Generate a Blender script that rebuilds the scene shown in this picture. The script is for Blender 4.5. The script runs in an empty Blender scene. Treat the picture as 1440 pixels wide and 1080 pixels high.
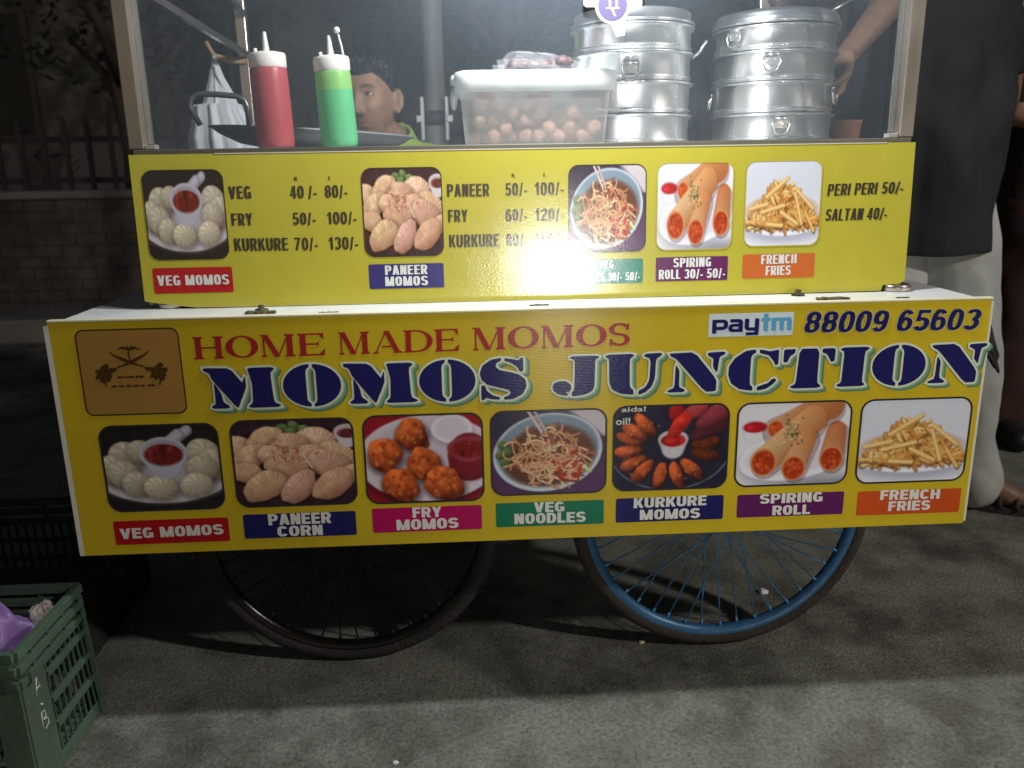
import bpy, bmesh, math, random
import numpy as np
from mathutils import Vector, Matrix, Euler
from mathutils.geometry import tessellate_polygon

SC = bpy.context.scene
COL = SC.collection
R = math.radians
rng = random.Random(7)

# ------------------------------------------------------------------ camera
CAM_LOC = np.array((-0.11331, -1.55942, 1.12867))
YAW, PITCH, ROLL, FPX = -0.046497, 0.256618, -0.0172415, 1165.0
def cam_axes():
    cy, sy = math.cos(YAW), math.sin(YAW); cp, sp = math.cos(PITCH), math.sin(PITCH)
    cr, sr = math.cos(ROLL), math.sin(ROLL)
    f = np.array((-sy*cp, cy*cp, -sp)); r = np.array((cy, sy, 0.0)); u = np.cross(r, f)
    return cr*r + sr*u, -sr*r + cr*u, f
CR, CU, CF = cam_axes()
cam = bpy.data.cameras.new('camera'); cam_o = bpy.data.objects.new('camera', cam); COL.objects.link(cam_o)
cam_o.matrix_world = Matrix(((CR[0], CU[0], -CF[0], CAM_LOC[0]), (CR[1], CU[1], -CF[1], CAM_LOC[1]),
                             (CR[2], CU[2], -CF[2], CAM_LOC[2]), (0, 0, 0, 1)))
cam.sensor_width = 36.0; cam.sensor_fit = 'HORIZONTAL'; cam.lens = FPX/1440*36
cam.dof.use_dof = True; cam.dof.focus_distance = 1.78; cam.dof.aperture_fstop = 3.2
cam.clip_start = 0.02; cam.clip_end = 500
SC.camera = cam_o

# ------------------------------------------------------------------ night sky, lamps, exposure
w = bpy.data.worlds.new('World'); SC.world = w; w.use_nodes = True
bg = w.node_tree.nodes['Background']
sky = w.node_tree.nodes.new('ShaderNodeTexSky'); sky.sky_type = 'NISHITA'; sky.sun_disc = False
sky.sun_elevation = R(14); sky.sun_rotation = R(180)
w.node_tree.links.new(sky.outputs[0], bg.inputs[0]); bg.inputs[1].default_value = 0.012

def lamp(name, kind, loc, power, color, target=None, **kw):
    l = bpy.data.lights.new(name, kind); l.energy = power; l.color = color
    for k, v in kw.items(): setattr(l, k, v)
    o = bpy.data.objects.new(name, l); o.location = loc; COL.objects.link(o)
    if target is not None:
        o.rotation_euler = (Vector(target)-Vector(loc)).to_track_quat('-Z', 'Y').to_euler()
    return o
# bulb under the cart's canopy (its glare is on the deck and the tub)
lamp('canopy_bulb', 'POINT', (0.10, -0.075, 1.76), 56, (0.93, 0.97, 1.0), shadow_soft_size=0.05)
# headlamp of a vehicle across the street (mirrored in the menu panel)
lamp('street_headlamp', 'SPOT', (0.535, -4.6, 0.742), 175, (1.0, 0.99, 0.93), target=(0.42, 0.15, 0.86),
     shadow_soft_size=0.10, spot_size=R(27), spot_blend=1.0)
# street lamp off to the right
lamp('street_lamp', 'POINT', (4.2, -2.6, 3.4), 480, (1.0, 0.95, 0.86), shadow_soft_size=0.12)

SC.view_settings.view_transform = 'Standard'; SC.view_settings.look = 'None'
SC.view_settings.exposure = 0.0; SC.view_settings.gamma = 1.0; SC.view_settings.use_curve_mapping = False

# ------------------------------------------------------------------ helpers
def ray(px, py):
    return CF + CR*((px-720)/FPX) - CU*((py-540)/FPX)
def at(px, py, y):
    d = ray(px, py); return CAM_LOC + d*((y-CAM_LOC[1])/d[1])
def atz(px, py, z):
    d = ray(px, py); return CAM_LOC + d*((z-CAM_LOC[2])/d[2])
def lin(c):
    c = np.asarray(c, float); return np.where(c <= 0.04045, c/12.92, ((np.maximum(c, 0)+0.055)/1.055)**2.4)
def srgb(r, g, b): return tuple(float(x) for x in lin((r/255, g/255, b/255)))

class MB:
    def __init__(s): s.v = []; s.f = []; s.m = []; s.sm = []; s.c = {}
    def add(s, verts, faces, mat=0, smooth=False, cols=None):
        b = len(s.v); s.v += [tuple(map(float, p)) for p in verts]
        for f in faces: s.f.append(tuple(i+b for i in f)); s.m.append(mat); s.sm.append(smooth)
        if cols is not None:
            for i, c in enumerate(cols): s.c[b+i] = c
    def box(s, x0, x1, y0, y1, z0, z1, mat=0):
        v = [(x, y, z) for x in (x0, x1) for y in (y0, y1) for z in (z0, z1)]
        s.add(v, [(0, 1, 3, 2), (4, 6, 7, 5), (0, 4, 5, 1), (2, 3, 7, 6), (0, 2, 6, 4), (1, 5, 7, 3)], mat)
    def bar(s, p, q, w, h, mat=0, up=(0, 0, 1)):
        p, q, up = Vector(p), Vector(q), Vector(up); d = (q-p).normalized()
        a = d.cross(up)
        if a.length < 1e-4: a = d.cross(Vector((1, 0, 0)))
        a.normalize(); b = a.cross(d).normalized()
        v = [e + a*(sx*w/2) + b*(sz*h/2) for e in (p, q) for sx, sz in ((-1, -1), (1, -1), (1, 1), (-1, 1))]
        s.add(v, [(3, 2, 1, 0), (4, 5, 6, 7)] + [(i, (i+1) % 4, 4+(i+1) % 4, 4+i) for i in range(4)], mat)
    def tube(s, pts, rad, n=10, mat=0, smooth=True, closed=False):
        pts = [Vector(p) for p in pts]; N = len(pts)
        rads = rad if hasattr(rad, '__len__') else [rad]*N
        V = []; ref = None
        for i, p in enumerate(pts):
            if closed: d = pts[(i+1) % N]-pts[i-1]
            else: d = pts[min(i+1, N-1)]-pts[max(i-1, 0)]
            d.normalize()
            if ref is None:
                ref = d.cross(Vector((0, 0, 1)))
                if ref.length < 1e-3: ref = d.cross(Vector((1, 0, 0)))
            ref = (ref - d*ref.dot(d)).normalized(); b = d.cross(ref)
            for k in range(n):
                a = 2*math.pi*k/n; V.append(p + ref*(math.cos(a)*rads[i]) + b*(math.sin(a)*rads[i]))
        F = []
        for i in range(N if closed else N-1):
            j = (i+1) % N
            for k in range(n): F.append((i*n+k, i*n+(k+1) % n, j*n+(k+1) % n, j*n+k))
        if not closed: F += [tuple(range(n-1, -1, -1)), tuple(range((N-1)*n, N*n))]
        s.add(V, F, mat, smooth)
    def lathe(s, prof, c=(0, 0, 0), n=48, mat=0, smooth=True, axis='z', a0=0, a1=2*math.pi):
        full = abs(a1-a0-2*math.pi) < 1e-6; m = n if full else n+1
        V = []
        for r, z in prof:
            for k in range(m):
                a = a0+(a1-a0)*k/n
                p = (r*math.cos(a), r*math.sin(a), z)
                if axis == 'y': p = (p[0], p[2], p[1])
                V.append((c[0]+p[0], c[1]+p[1], c[2]+p[2]))
        F = []
        for i in range(len(prof)-1):
            for k in range(n):
                F.append((i*m+k, i*m+(k+1) % m, (i+1)*m+(k+1) % m, (i+1)*m+k))
        s.add(V, F, mat, smooth)
    def sphere(s, c, r, n=16, mat=0, sc=(1, 1, 1), rot=None):
        V = []; m = n//2
        for i in range(m+1):
            t = math.pi*i/m
            for k in range(n):
                a = 2*math.pi*k/n
                p = Vector((r*sc[0]*math.sin(t)*math.cos(a), r*sc[1]*math.sin(t)*math.sin(a), r*sc[2]*math.cos(t)))
                if rot: p = rot @ p
                V.append(p+Vector(c))
        F = [(i*n+k, (i+1)*n+k, (i+1)*n+(k+1) % n, i*n+(k+1) % n) for i in range(m) for k in range(n)]
        s.add(V, F, mat, True)
    def poly(s, pts, mat=0):
        """flat polygon (list of 3D points), triangulated"""
        tri = tessellate_polygon([[Vector(p) for p in pts]])
        s.add(pts, tri, mat)
    def prism(s, pts, off, mat=0, cap_mat=None):
        n = len(pts); q = [tuple(np.asarray(p)+np.asarray(off)) for p in pts]
        tri = tessellate_polygon([[Vector(p) for p in pts]])
        s.add(pts, [tuple(t) for t in tri], mat if cap_mat is None else cap_mat)
        s.add(q, [tuple(reversed(t)) for t in tri], mat)
        s.add(list(pts)+q, [(i, (i+1) % n, n+(i+1) % n, n+i) for i in range(n)], mat)
    def build(s, name, mats, parent=None, origin=None, bevel=0, smooth_all=False, fix=False):
        me = bpy.data.meshes.new(name)
        V = np.array(s.v, float).reshape(-1, 3)
        if origin is None:
            if parent is not None: origin = WORG[parent.name]
            else: origin = ((V[:, 0].min()+V[:, 0].max())/2, (V[:, 1].min()+V[:, 1].max())/2, V[:, 2].min())
        me.from_pydata((V-np.array(origin)).tolist(), [], s.f)
        if not isinstance(mats, (list, tuple)): mats = [mats]
        for m in mats: me.materials.append(m)
        me.polygons.foreach_set('material_index', s.m)
        me.polygons.foreach_set('use_smooth', [smooth_all or x for x in s.sm])
        if s.c:
            at_ = me.attributes.new('Col', 'FLOAT_COLOR', 'POINT')
            C = np.ones((len(s.v), 4))
            for i, c in s.c.items(): C[i, :3] = c
            at_.data.foreach_set('color', C.ravel())
        if fix:
            bm = bmesh.new(); bm.from_mesh(me); bmesh.ops.recalc_face_normals(bm, faces=bm.faces); bm.to_mesh(me); bm.free()
        me.update()
        o = bpy.data.objects.new(name, me); COL.objects.link(o)
        place(o, origin, parent)
        if bevel:
            b = o.modifiers.new('bevel', 'BEVEL'); b.width = bevel; b.segments = 2; b.limit_method = 'ANGLE'; b.angle_limit = R(40)
        return o
WORG = {}
def place(o, origin, parent=None):
    origin = tuple(map(float, origin)); WORG[o.name] = origin
    if parent is not None:
        o.parent = parent; po = WORG[parent.name]
        o.location = tuple(a-b for a, b in zip(origin, po))
    else: o.location = origin
def tag(o, label=None, cat=None, group=None, kind=None):
    if label: o['label'] = label
    if cat: o['category'] = cat
    if group: o['group'] = group
    if kind: o['kind'] = kind
    return o
def thing(name, label, cat, loc, group=None):
    o = bpy.data.objects.new(name, None); COL.objects.link(o); o.empty_display_size = 0.1
    place(o, loc); return tag(o, label, cat, group)
def dup(o, dloc, parent=None):
    """copy a thing (or part) with its children; shares mesh data"""
    c = o.copy(); COL.objects.link(c)
    if parent is not None: c.parent = parent
    org = WORG[o.name]
    n = tuple(a+b for a, b in zip(org, dloc)); WORG[c.name] = n
    if parent is None or c.parent is None: c.location = n
    else: c.location = tuple(a-b for a, b in zip(n, WORG[c.parent.name]))
    for ch in [k for k in COL.objects if k.parent == o]: dup(ch, dloc, c)
    return c

# ------------------------------------------------------------------ materials
def mat(name, base, rough=0.5, metal=0.0, var=0.0, vscale=8.0, bump=0.0, bscale=60.0, spec=0.5, coat=0.0, attr=False,
        trans=0.0, ior=1.45, sub=0.0, stretch=(1, 1, 1), rvar=0.0, dark=None, dscale=3.0, damt=0.5, alpha=1.0):
    m = bpy.data.materials.new(name); m.use_nodes = True; nt = m.node_tree; N = nt.nodes; L = nt.links
    p = N['Principled BSDF']
    p.inputs['Base Color'].default_value = (*base, 1); p.inputs['Roughness'].default_value = rough
    p.inputs['Metallic'].default_value = metal; p.inputs['Specular IOR Level'].default_value = spec
    p.inputs['Coat Weight'].default_value = coat; p.inputs['Coat Roughness'].default_value = 0.12
    p.inputs['IOR'].default_value = ior; p.inputs['Transmission Weight'].default_value = trans; p.inputs['Alpha'].default_value = alpha
    if sub: p.inputs['Subsurface Weight'].default_value = sub; p.inputs['Subsurface Radius'].default_value = (0.01, 0.006, 0.004); p.inputs['Subsurface Scale'].default_value = 1.0
    tc = N.new('ShaderNodeTexCoord'); mp = N.new('ShaderNodeMapping'); L.new(tc.outputs['Object'], mp.inputs[0]); mp.inputs['Scale'].default_value = stretch
    col = None
    if attr:
        a = N.new('ShaderNodeAttribute'); a.attribute_name = 'Col'; col = a.outputs['Color']
    if var:
        n = N.new('ShaderNodeTexNoise'); n.inputs['Scale'].default_value = vscale; n.inputs['Detail'].default_value = 6; L.new(mp.outputs[0], n.inputs['Vector'])
        mr = N.new('ShaderNodeMapRange'); mr.inputs[1].default_value = 0.3; mr.inputs[2].default_value = 0.7
        mr.inputs[3].default_value = 1-var; mr.inputs[4].default_value = 1+var; L.new(n.outputs['Fac'], mr.inputs[0])
        mx = N.new('ShaderNodeMix'); mx.data_type = 'RGBA'; mx.blend_type = 'MULTIPLY'; mx.inputs['Factor'].default_value = 1
        if col is not None: L.new(col, mx.inputs[6])
        else: mx.inputs[6].default_value = (*base, 1)
        L.new(mr.outputs[0], mx.inputs[7]); col = mx.outputs[2]
    if dark is not None:
        n = N.new('ShaderNodeTexNoise'); n.inputs['Scale'].default_value = dscale; n.inputs['Detail'].default_value = 8; n.inputs['Roughness'].default_value = 0.65; L.new(mp.outputs[0], n.inputs['Vector'])
        cr = N.new('ShaderNodeValToRGB'); cr.color_ramp.elements[0].position = 0.5; cr.color_ramp.elements[1].position = 0.68
        L.new(n.outputs['Fac'], cr.inputs[0])
        mm = N.new('ShaderNodeMath'); mm.operation = 'MULTIPLY'; mm.inputs[1].default_value = damt; L.new(cr.outputs[0], mm.inputs[0])
        mx = N.new('ShaderNodeMix'); mx.data_type = 'RGBA'; L.new(mm.outputs[0], mx.inputs['Factor'])
        if col is not None: L.new(col, mx.inputs[6])
        else: mx.inputs[6].default_value = (*base, 1)
        mx.inputs[7].default_value = (*dark, 1); col = mx.outputs[2]
    if col is not None: L.new(col, p.inputs['Base Color'])
    if rvar:
        n = N.new('ShaderNodeTexNoise'); n.inputs['Scale'].default_value = vscale*1.7; n.inputs['Detail'].default_value = 5; L.new(mp.outputs[0], n.inputs['Vector'])
        mr = N.new('ShaderNodeMapRange'); mr.inputs[1].default_value = 0.3; mr.inputs[2].default_value = 0.7; mr.inputs[3].default_value = max(0.02, rough-rvar); mr.inputs[4].default_value = rough+rvar
        L.new(n.outputs['Fac'], mr.inputs[0]); L.new(mr.outputs[0], p.inputs['Roughness'])
    if bump:
        n = N.new('ShaderNodeTexNoise'); n.inputs['Scale'].default_value = bscale; n.inputs['Detail'].default_value = 4; L.new(mp.outputs[0], n.inputs['Vector'])
        b = N.new('ShaderNodeBump'); b.inputs['Strength'].default_value = bump; b.inputs['Distance'].default_value = 0.01; L.new(n.outputs['Fac'], b.inputs['Height']); L.new(b.outputs[0], p.inputs['Normal'])
        if coat: L.new(b.outputs[0], p.inputs['Coat Normal'])
    return m

def print_mat(name, base=(1, 1, 1), flutes=False, attr=False, rough=0.25, bump=0.04):
    """glossy printed vinyl; the lower board is fluted plastic sheet with fine horizontal ribs"""
    m = mat(name, base, rough=rough, attr=attr, var=0.05 if not attr else 0, vscale=5, dark=None if attr or not name.startswith('yellow') else (.22, .15, .02), dscale=2.6, damt=.16, spec=0.32 if flutes else 1.0)
    nt = m.node_tree; N = nt.nodes; L = nt.links; p = N['Principled BSDF']
    if flutes:      # ribs run along the board, so glare spreads up and down
        p.inputs['Anisotropic'].default_value = 0.75; tg = N.new('ShaderNodeCombineXYZ'); tg.inputs[2].default_value = 1.0; L.new(tg.outputs[0], p.inputs['Tangent'])
    geo = N.new('ShaderNodeNewGeometry')
    n = N.new('ShaderNodeTexNoise'); n.inputs['Scale'].default_value = 260; n.inputs['Detail'].default_value = 3; L.new(geo.outputs['Position'], n.inputs['Vector'])
    b = N.new('ShaderNodeBump'); b.inputs['Strength'].default_value = bump; b.inputs['Distance'].default_value = 0.004; L.new(n.outputs['Fac'], b.inputs['Height'])
    n2 = N.new('ShaderNodeTexNoise'); n2.inputs['Scale'].default_value = 7; n2.inputs['Detail'].default_value = 2; L.new(geo.outputs['Position'], n2.inputs['Vector'])
    b2 = N.new('ShaderNodeBump'); b2.inputs['Strength'].default_value = 0.035; b2.inputs['Distance'].default_value = 0.02; L.new(n2.outputs['Fac'], b2.inputs['Height']); L.new(b.outputs[0], b2.inputs['Normal'])
    last = b2
    if flutes:
        wv = N.new('ShaderNodeTexWave'); wv.wave_type = 'BANDS'; wv.bands_direction = 'Z'; wv.inputs['Scale'].default_value = 105; wv.inputs['Distortion'].default_value = 0.35; wv.inputs['Detail'].default_value = 1
        L.new(geo.outputs['Position'], wv.inputs['Vector'])
        b3 = N.new('ShaderNodeBump'); b3.inputs['Strength'].default_value = 0.09; b3.inputs['Distance'].default_value = 0.0012; L.new(wv.outputs['Fac'], b3.inputs['Height']); L.new(b2.outputs[0], b3.inputs['Normal'])
        last = b3
    L.new(last.outputs[0], p.inputs['Normal'])
    return m

# ------------------------------------------------------------------ lettering engine (flat print)
def sup(cx, cy, rx, ry, a0, a1, n=28, e=2.5):
    out = []
    for i in range(n+1):
        a = R(a0+(a1-a0)*i/n); c, s_ = math.cos(a), math.sin(a)
        out.append((cx+rx*math.copysign(abs(c)**(2/e), c), cy+ry*math.copysign(abs(s_)**(2/e), s_)))
    return out
def ribbon(path, tv, th, closed=False):
    """strip along path; the pen is tv wide across and th high"""
    n = len(path); L_, R_ = [], []
    for i in range(n):
        if closed: a, b = path[i-1], path[(i+1) % n]
        else: a, b = path[max(i-1, 0)], path[min(i+1, n-1)]
        dx, dy = b[0]-a[0], b[1]-a[1]; l = math.hypot(dx, dy) or 1
        nx, ny = -dy/l, dx/l
        L_.append((path[i][0]+nx*tv/2, path[i][1]+ny*th/2)); R_.append((path[i][0]-nx*tv/2, path[i][1]-ny*th/2))
    quads = []
    for i in range(n if closed else n-1):
        j = (i+1) % n; quads.append([L_[i], R_[i], R_[j], L_[j]])
    return quads
def sans(ch, W, tv, th):
    """pieces (convex-ish polygons) of a heavy grotesque capital or figure, cap height 1, width W"""
    l, r, b, t = tv/2, W-tv/2, th/2, 1-th/2
    P = []
    V = lambda x, y0=0, y1=1: P.append([(x-tv/2, y0), (x+tv/2, y0), (x+tv/2, y1), (x-tv/2, y1)])
    H = lambda x0, x1, y: P.append([(x0, y-th/2), (x1, y-th/2), (x1, y+th/2), (x0, y+th/2)])
    D = lambda x0, y0, x1, y1, k=1.0: P.append([(x0-tv*k/2, y0), (x0+tv*k/2, y0), (x1+tv*k/2, y1), (x1-tv*k/2, y1)])
    C = lambda path, closed=False: P.extend(ribbon(path, tv, th, closed))
    cx = W/2
    if ch == 'I' : V(cx)
    elif ch == 'V': D(cx-0.02*W, 0, l, 1); D(cx+0.02*W, 0, r, 1)
    elif ch == 'A': D(l, 0, cx-0.04*W, 1); D(r, 0, cx+0.04*W, 1); H(l+0.1*W, r-0.1*W, 0.26)
    elif ch == 'E': V(l); H(tv*.98, W, b); H(tv*.98, W, t); H(tv*.98, W*.94, 0.52)
    elif ch == 'F': V(l); H(tv*.98, W, t); H(tv*.98, W*.92, 0.50)
    elif ch == 'L': V(l); H(tv*.98, W, b)
    elif ch == 'T': V(cx, 0, 1-th); H(0, W, t)
    elif ch == 'H': V(l); V(r); H(tv*.98, W-tv*.98, 0.51)
    elif ch == 'N': V(l); V(r); D(r-tv*.15, 0, l+tv*.15, 1)
    elif ch == 'M': V(l); V(r); D(cx, 0, l+tv*.12, 1, .85); D(cx, 0, r-tv*.12, 1, .85)
    elif ch == 'K': V(l); D(tv*1.0, 0.34, r, 1, 1.0); D(r+0.02, 0, tv*1.35, 0.60, 1.0)
    elif ch == 'Y': V(cx, 0, 0.45); D(cx, 0.40, l, 1); D(cx, 0.40, r, 1)
    elif ch in 'O0Q': C(sup(cx, .5, cx-l, .5-b, 0, 360, 40, 2.7)[:-1], True)
    elif ch == 'C': C(sup(cx, .5, cx-l, .5-b, 32, 328, 34, 2.7))
    elif ch == 'G': C(sup(cx, .5, cx-l, .5-b, 35, 335, 34, 2.7)); P.append([(cx+.02, .36), (W, .36), (W, .52), (cx+.02, .52)]); V(r, 0.04, .40)
    elif ch == 'U': V(l, 0.28, 1); V(r, 0.28, 1); C(sup(cx, .30, cx-l, .30-b, 180, 360, 20, 2.5))
    elif ch == 'J': V(r, 0.28, 1); C(sup(cx, .30, cx-l, .30-b, 180, 360, 20, 2.5))
    elif ch in 'PR':
        V(l); C([(tv*.9, t)] + sup(W*.5, (t+.46)/2, r-W*.5, (t-.46)/2, 90, -90, 16, 2.6) + [(tv*.9, .46)])
        if ch == 'R': D(r+.01, 0, W*.58, .44)
    elif ch == 'D': V(l); C([(tv*.9, t)] + sup(W*.4, .5, r-W*.4, .5-b, 90, -90, 22, 2.6) + [(tv*.9, b)])
    elif ch == 'B':
        V(l); C([(tv*.9, t)] + sup(W*.5, (t+.53)/2, r-W*.54, (t-.53)/2, 90, -90, 14) + [(tv*.9, .53)]); C([(tv*.9, .52)] + sup(W*.5, (b+.52)/2, r-W*.5, (.52-b)/2, 90, -90, 14) + [(tv*.9, b)])
    elif ch == 'S':
        ym = .51
        C(sup(cx, (t+ym)/2, cx-l, (t-ym)/2, 15, 255, 24, 2.4)[:-1] + [(cx, ym)] + sup(cx, (b+ym)/2, cx-l, (ym-b)/2, 75, -165, 24, 2.4)[1:])
    elif ch == '1': V(W*.62); D(W*.1, .70, W*.55, .95, .8)
    elif ch == '2':
        C(sup(cx, .70, cx-l, t-.70, 170, -20, 18, 2.3) + [(cx+.02, .42), (l+.02, th*1.1)]); H(0, W, b)
    elif ch == '3':
        C(sup(cx, (t+.53)/2, cx-l, (t-.53)/2, 160, -90, 18, 2.3)); C(sup(cx, (b+.53)/2, cx-l, (.53-b)/2, 90, -160, 18, 2.3))
    elif ch == '4': V(W*.68); H(0, W, .27); P.append([(0, .22), (tv*.55, .22), (W*.72, 1), (W*.45, 1)])
    elif ch == '5':
        H(l*.7, W*.94, t); P.append([(l*.4, .46), (l*.4+tv*.9, .46), (tv*1.05, 1-th*.9), (l*.8, 1-th*.9)]); C(sup(cx, .325, cx-l, .325-b, 140, -160, 24, 2.4))
    elif ch in '69':
        a = [sup(cx, .33, cx-l, .33-b, 0, 360, 28, 2.4)[:-1]]
        tail = sup(cx, .5, cx-l, .5-b, 40, 180, 18, 2.6) + [(l, .33)]
        if ch == '9': a = [[(W-x, 1-y) for x, y in p] for p in a]; tail = [(W-x, 1-y) for x, y in tail]
        C(a[0], True); C(tail)
    elif ch == '7': H(0, W, t); D(W*.28, 0, r-.02, 1-th*.5)
    elif ch == '8':
        C(sup(cx, (t+.52)/2, (cx-l)*.93, (t-.52)/2, 0, 360, 26, 2.3)[:-1], True); C(sup(cx, (b+.52)/2, cx-l, (.52-b)/2, 0, 360, 26, 2.3)[:-1], True)
    elif ch == '/': P.append([(0, -.06), (tv*.75, -.06), (W, 1.0), (W-tv*.75, 1.0)])
    elif ch == '-': P.append([(0, .26), (W, .26), (W, .26+th*1.05), (0, .26+th*1.05)])
    elif ch == '.': P.append([(0, 0), (tv, 0), (tv, th), (0, th)])
    return P
REL = {'I': .42, '/': .62, '-': .5, '.': .4, ' ': .42, '1': .72, 'M': 1.30, 'E': .88, 'F': .84, 'L': .84, 'J': .85, 'V': 1.05, 'A': 1.05, 'Y': 1.02}
def sans_line(txt, cw, tv, th, gap):
    x = 0; out = []
    for ch in txt:
        W = cw*REL.get(ch, 1.0)
        if ch == 'I': W = tv
        if ch == '.': W = tv
        if ch != ' ':
            out += [[(x+px, py) for px, py in q] for q in sans(ch, W, tv, th)]
        x += W+gap
    return out, x-gap
def serif(ch, W):
    """pieces of a wide bold Roman capital (thick stems, hairlines, bracketed serifs)"""
    tv, th = .26, .075; l, r, b, t = tv/2+.05, W-tv/2-.05, th/2, 1-th/2; cx = W/2; P = []
    def V(x, k=tv, y0=0, y1=1, foot=True, head=True):
        P.append([(x-k/2, y0), (x+k/2, y0), (x+k/2, y1), (x-k/2, y1)])
        e = .10
        if foot: P.append([(x-k/2-e, y0), (x+k/2+e, y0), (x+k/2+e, y0+.035), (x+k/2, y0+.11), (x-k/2, y0+.11), (x-k/2-e, y0+.035)])
        if head: P.append([(x-k/2-e, y1), (x-k/2-e, y1-.035), (x-k/2, y1-.11), (x+k/2, y1-.11), (x+k/2+e, y1-.035), (x+k/2+e, y1)])
    D = lambda x0, y0, x1, y1, k: P.append([(x0-k/2, y0), (x0+k/2, y0), (x1+k/2, y1), (x1-k/2, y1)])
    H = lambda x0, x1, y, k=th: P.append([(x0, y-k/2), (x1, y-k/2), (x1, y+k/2), (x0, y+k/2)])
    if ch == 'H': V(l+.05); V(r-.05); H(l, r, .5)
    elif ch == 'O': P.extend(ribbon(sup(cx, .5, cx-.14, .5-b, 0, 360, 44, 2.0)[:-1], .30, th, True))
    elif ch == 'M':
        V(l-.02, .075, head=False); V(r-.08); D(cx-.04, 0, l+.04, 1, .26); D(cx-.02, 0, r-.12, 1, .07)
        P.append([(l-.17, 1), (l-.17, .965), (l, .89), (l+.1, 1)])
    elif ch == 'E':
        V(l+.05); H(l, W, t); H(l, W, b); H(l, W*.78, .52)
        P.append([(W-.20, 1-th), (W-.02, .72), (W, .72), (W, 1)]); P.append([(W-.24, th), (W+.02, .30), (W+.04, .30), (W, 0)]); P.append([(W*.70, .54), (W*.80, .38), (W*.80, .66)])
    elif ch == 'A':
        D(.14, 0, cx-.03, 1, .075); D(r-.02, 0, cx-.02, 1, .27); H(cx-.26, cx+.2, .30)
        P.append([(0, 0), (.30, 0), (.30, .035), (.2, .09), (.10, .09), (0, .035)]); P.append([(r-.24, 0), (r+.22, 0), (r+.22, .035), (r+.1, .10), (r-.14, .10), (r-.24, .035)])
    elif ch == 'D':
        V(l+.05); P.extend(ribbon([(l, t)] + sup(W*.42, .5, W-.13-W*.42, .5-b, 90, -90, 26, 2.0) + [(l, b)], .27, th))
    elif ch == 'S':
        ym = .51; k = cx-.13
        P.extend(ribbon(sup(cx, (t+ym)/2, k, (t-ym)/2, 30, 250, 24, 2)[:-1] + [(cx, ym)] + sup(cx, (b+ym)/2, k, (ym-b)/2, 70, -150, 24, 2)[1:], .24, .11))
        P.append([(W-.22, .74), (W-.1, .70), (W-.06, .70), (W-.06, 1.0), (W-.10, 1.0), (W-.14, .94)]); P.append([(.06, 0), (.10, 0), (.16, .06), (.20, .28), (.10, .32), (.06, .32)])
    return P
SREL = {'H': 1.33, 'O': 1.40, 'M': 1.55, 'E': 1.15, 'A': 1.42, 'D': 1.40, 'S': 1.0, ' ': .40}
def serif_line(txt):
    x = 0; out = []
    for ch in txt:
        W = SREL[ch]
        if ch != ' ': out += [[(x+a, y) for a, y in q] for q in serif(ch, W)]
        x += W+.09
    return out, x-.09
class Sheet:
    """collects flat printed pieces on the plane y = Y; every piece lies a few microns in front of the one before"""
    def __init__(s, Y): s.Y = Y; s.mb = MB(); s.k = 0
    def level(s, mm): s.base = mm
    def quads(s, polys, x0, z0, sx, sz, mat, layer, shear=0.0, rise=0.0):
        for q in polys:
            s.k += 1
            y = s.Y - layer*0.0005 - (s.k % 40)*0.000008
            pts = [(x0+px*sx+py*sz*shear, y, z0+py*sz+px*sx*rise) for px, py in q]
            a = sum(pts[i][0]*pts[(i+1) % len(pts)][2]-pts[(i+1) % len(pts)][0]*pts[i][2] for i in range(len(pts)))
            if a < 0: pts = pts[::-1]
            if len(pts) <= 4: s.mb.add(pts, [tuple(range(len(pts)))], mat)
            else: s.mb.poly(pts, mat)
    def text(s, polys, width, pl, pr, cap_px, mat, layer, shear=0.0):
        """fit a line between photo points pl (baseline left) and pr (baseline right)"""
        a, b = at(*pl, s.Y), at(*pr, s.Y)
        top = at((pl[0]+pr[0])/2, (pl[1]+pr[1])/2-cap_px, s.Y); bot = at((pl[0]+pr[0])/2, (pl[1]+pr[1])/2, s.Y)
        h = top[2]-bot[2]
        s.quads(polys, a[0], a[2], (b[0]-a[0]-shear*h)/width, h, mat, layer, shear, (b[2]-a[2])/(b[0]-a[0]))
    def rrect(s, tl, tr, br, bl, rad, mat, layer, inset=0.0, n=8):
        c = [at(*p, s.Y) for p in (tl, tr, br, bl)]
        x0 = (c[0][0]+c[3][0])/2+inset; x1 = (c[1][0]+c[2][0])/2-inset; z1 = (c[0][2]+c[1][2])/2-inset; z0 = (c[2][2]+c[3][2])/2+inset
        pts = rr(x0, x1, z0, z1, rad, n)
        s.mb.poly([(p[0], s.Y-layer*0.0005, p[1]) for p in pts], mat)
        return x0, x1, z0, z1
def rr(x0, x1, z0, z1, rad, n=8):
    pts = []
    for cx, cz, a0 in ((x1-rad, z1-rad, 0), (x0+rad, z1-rad, 90), (x0+rad, z0+rad, 180), (x1-rad, z0+rad, 270)):
        for i in range(n+1):
            a = R(a0+90*i/n); pts.append((cx+rad*math.cos(a), cz+rad*math.sin(a)))
    return pts

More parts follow.
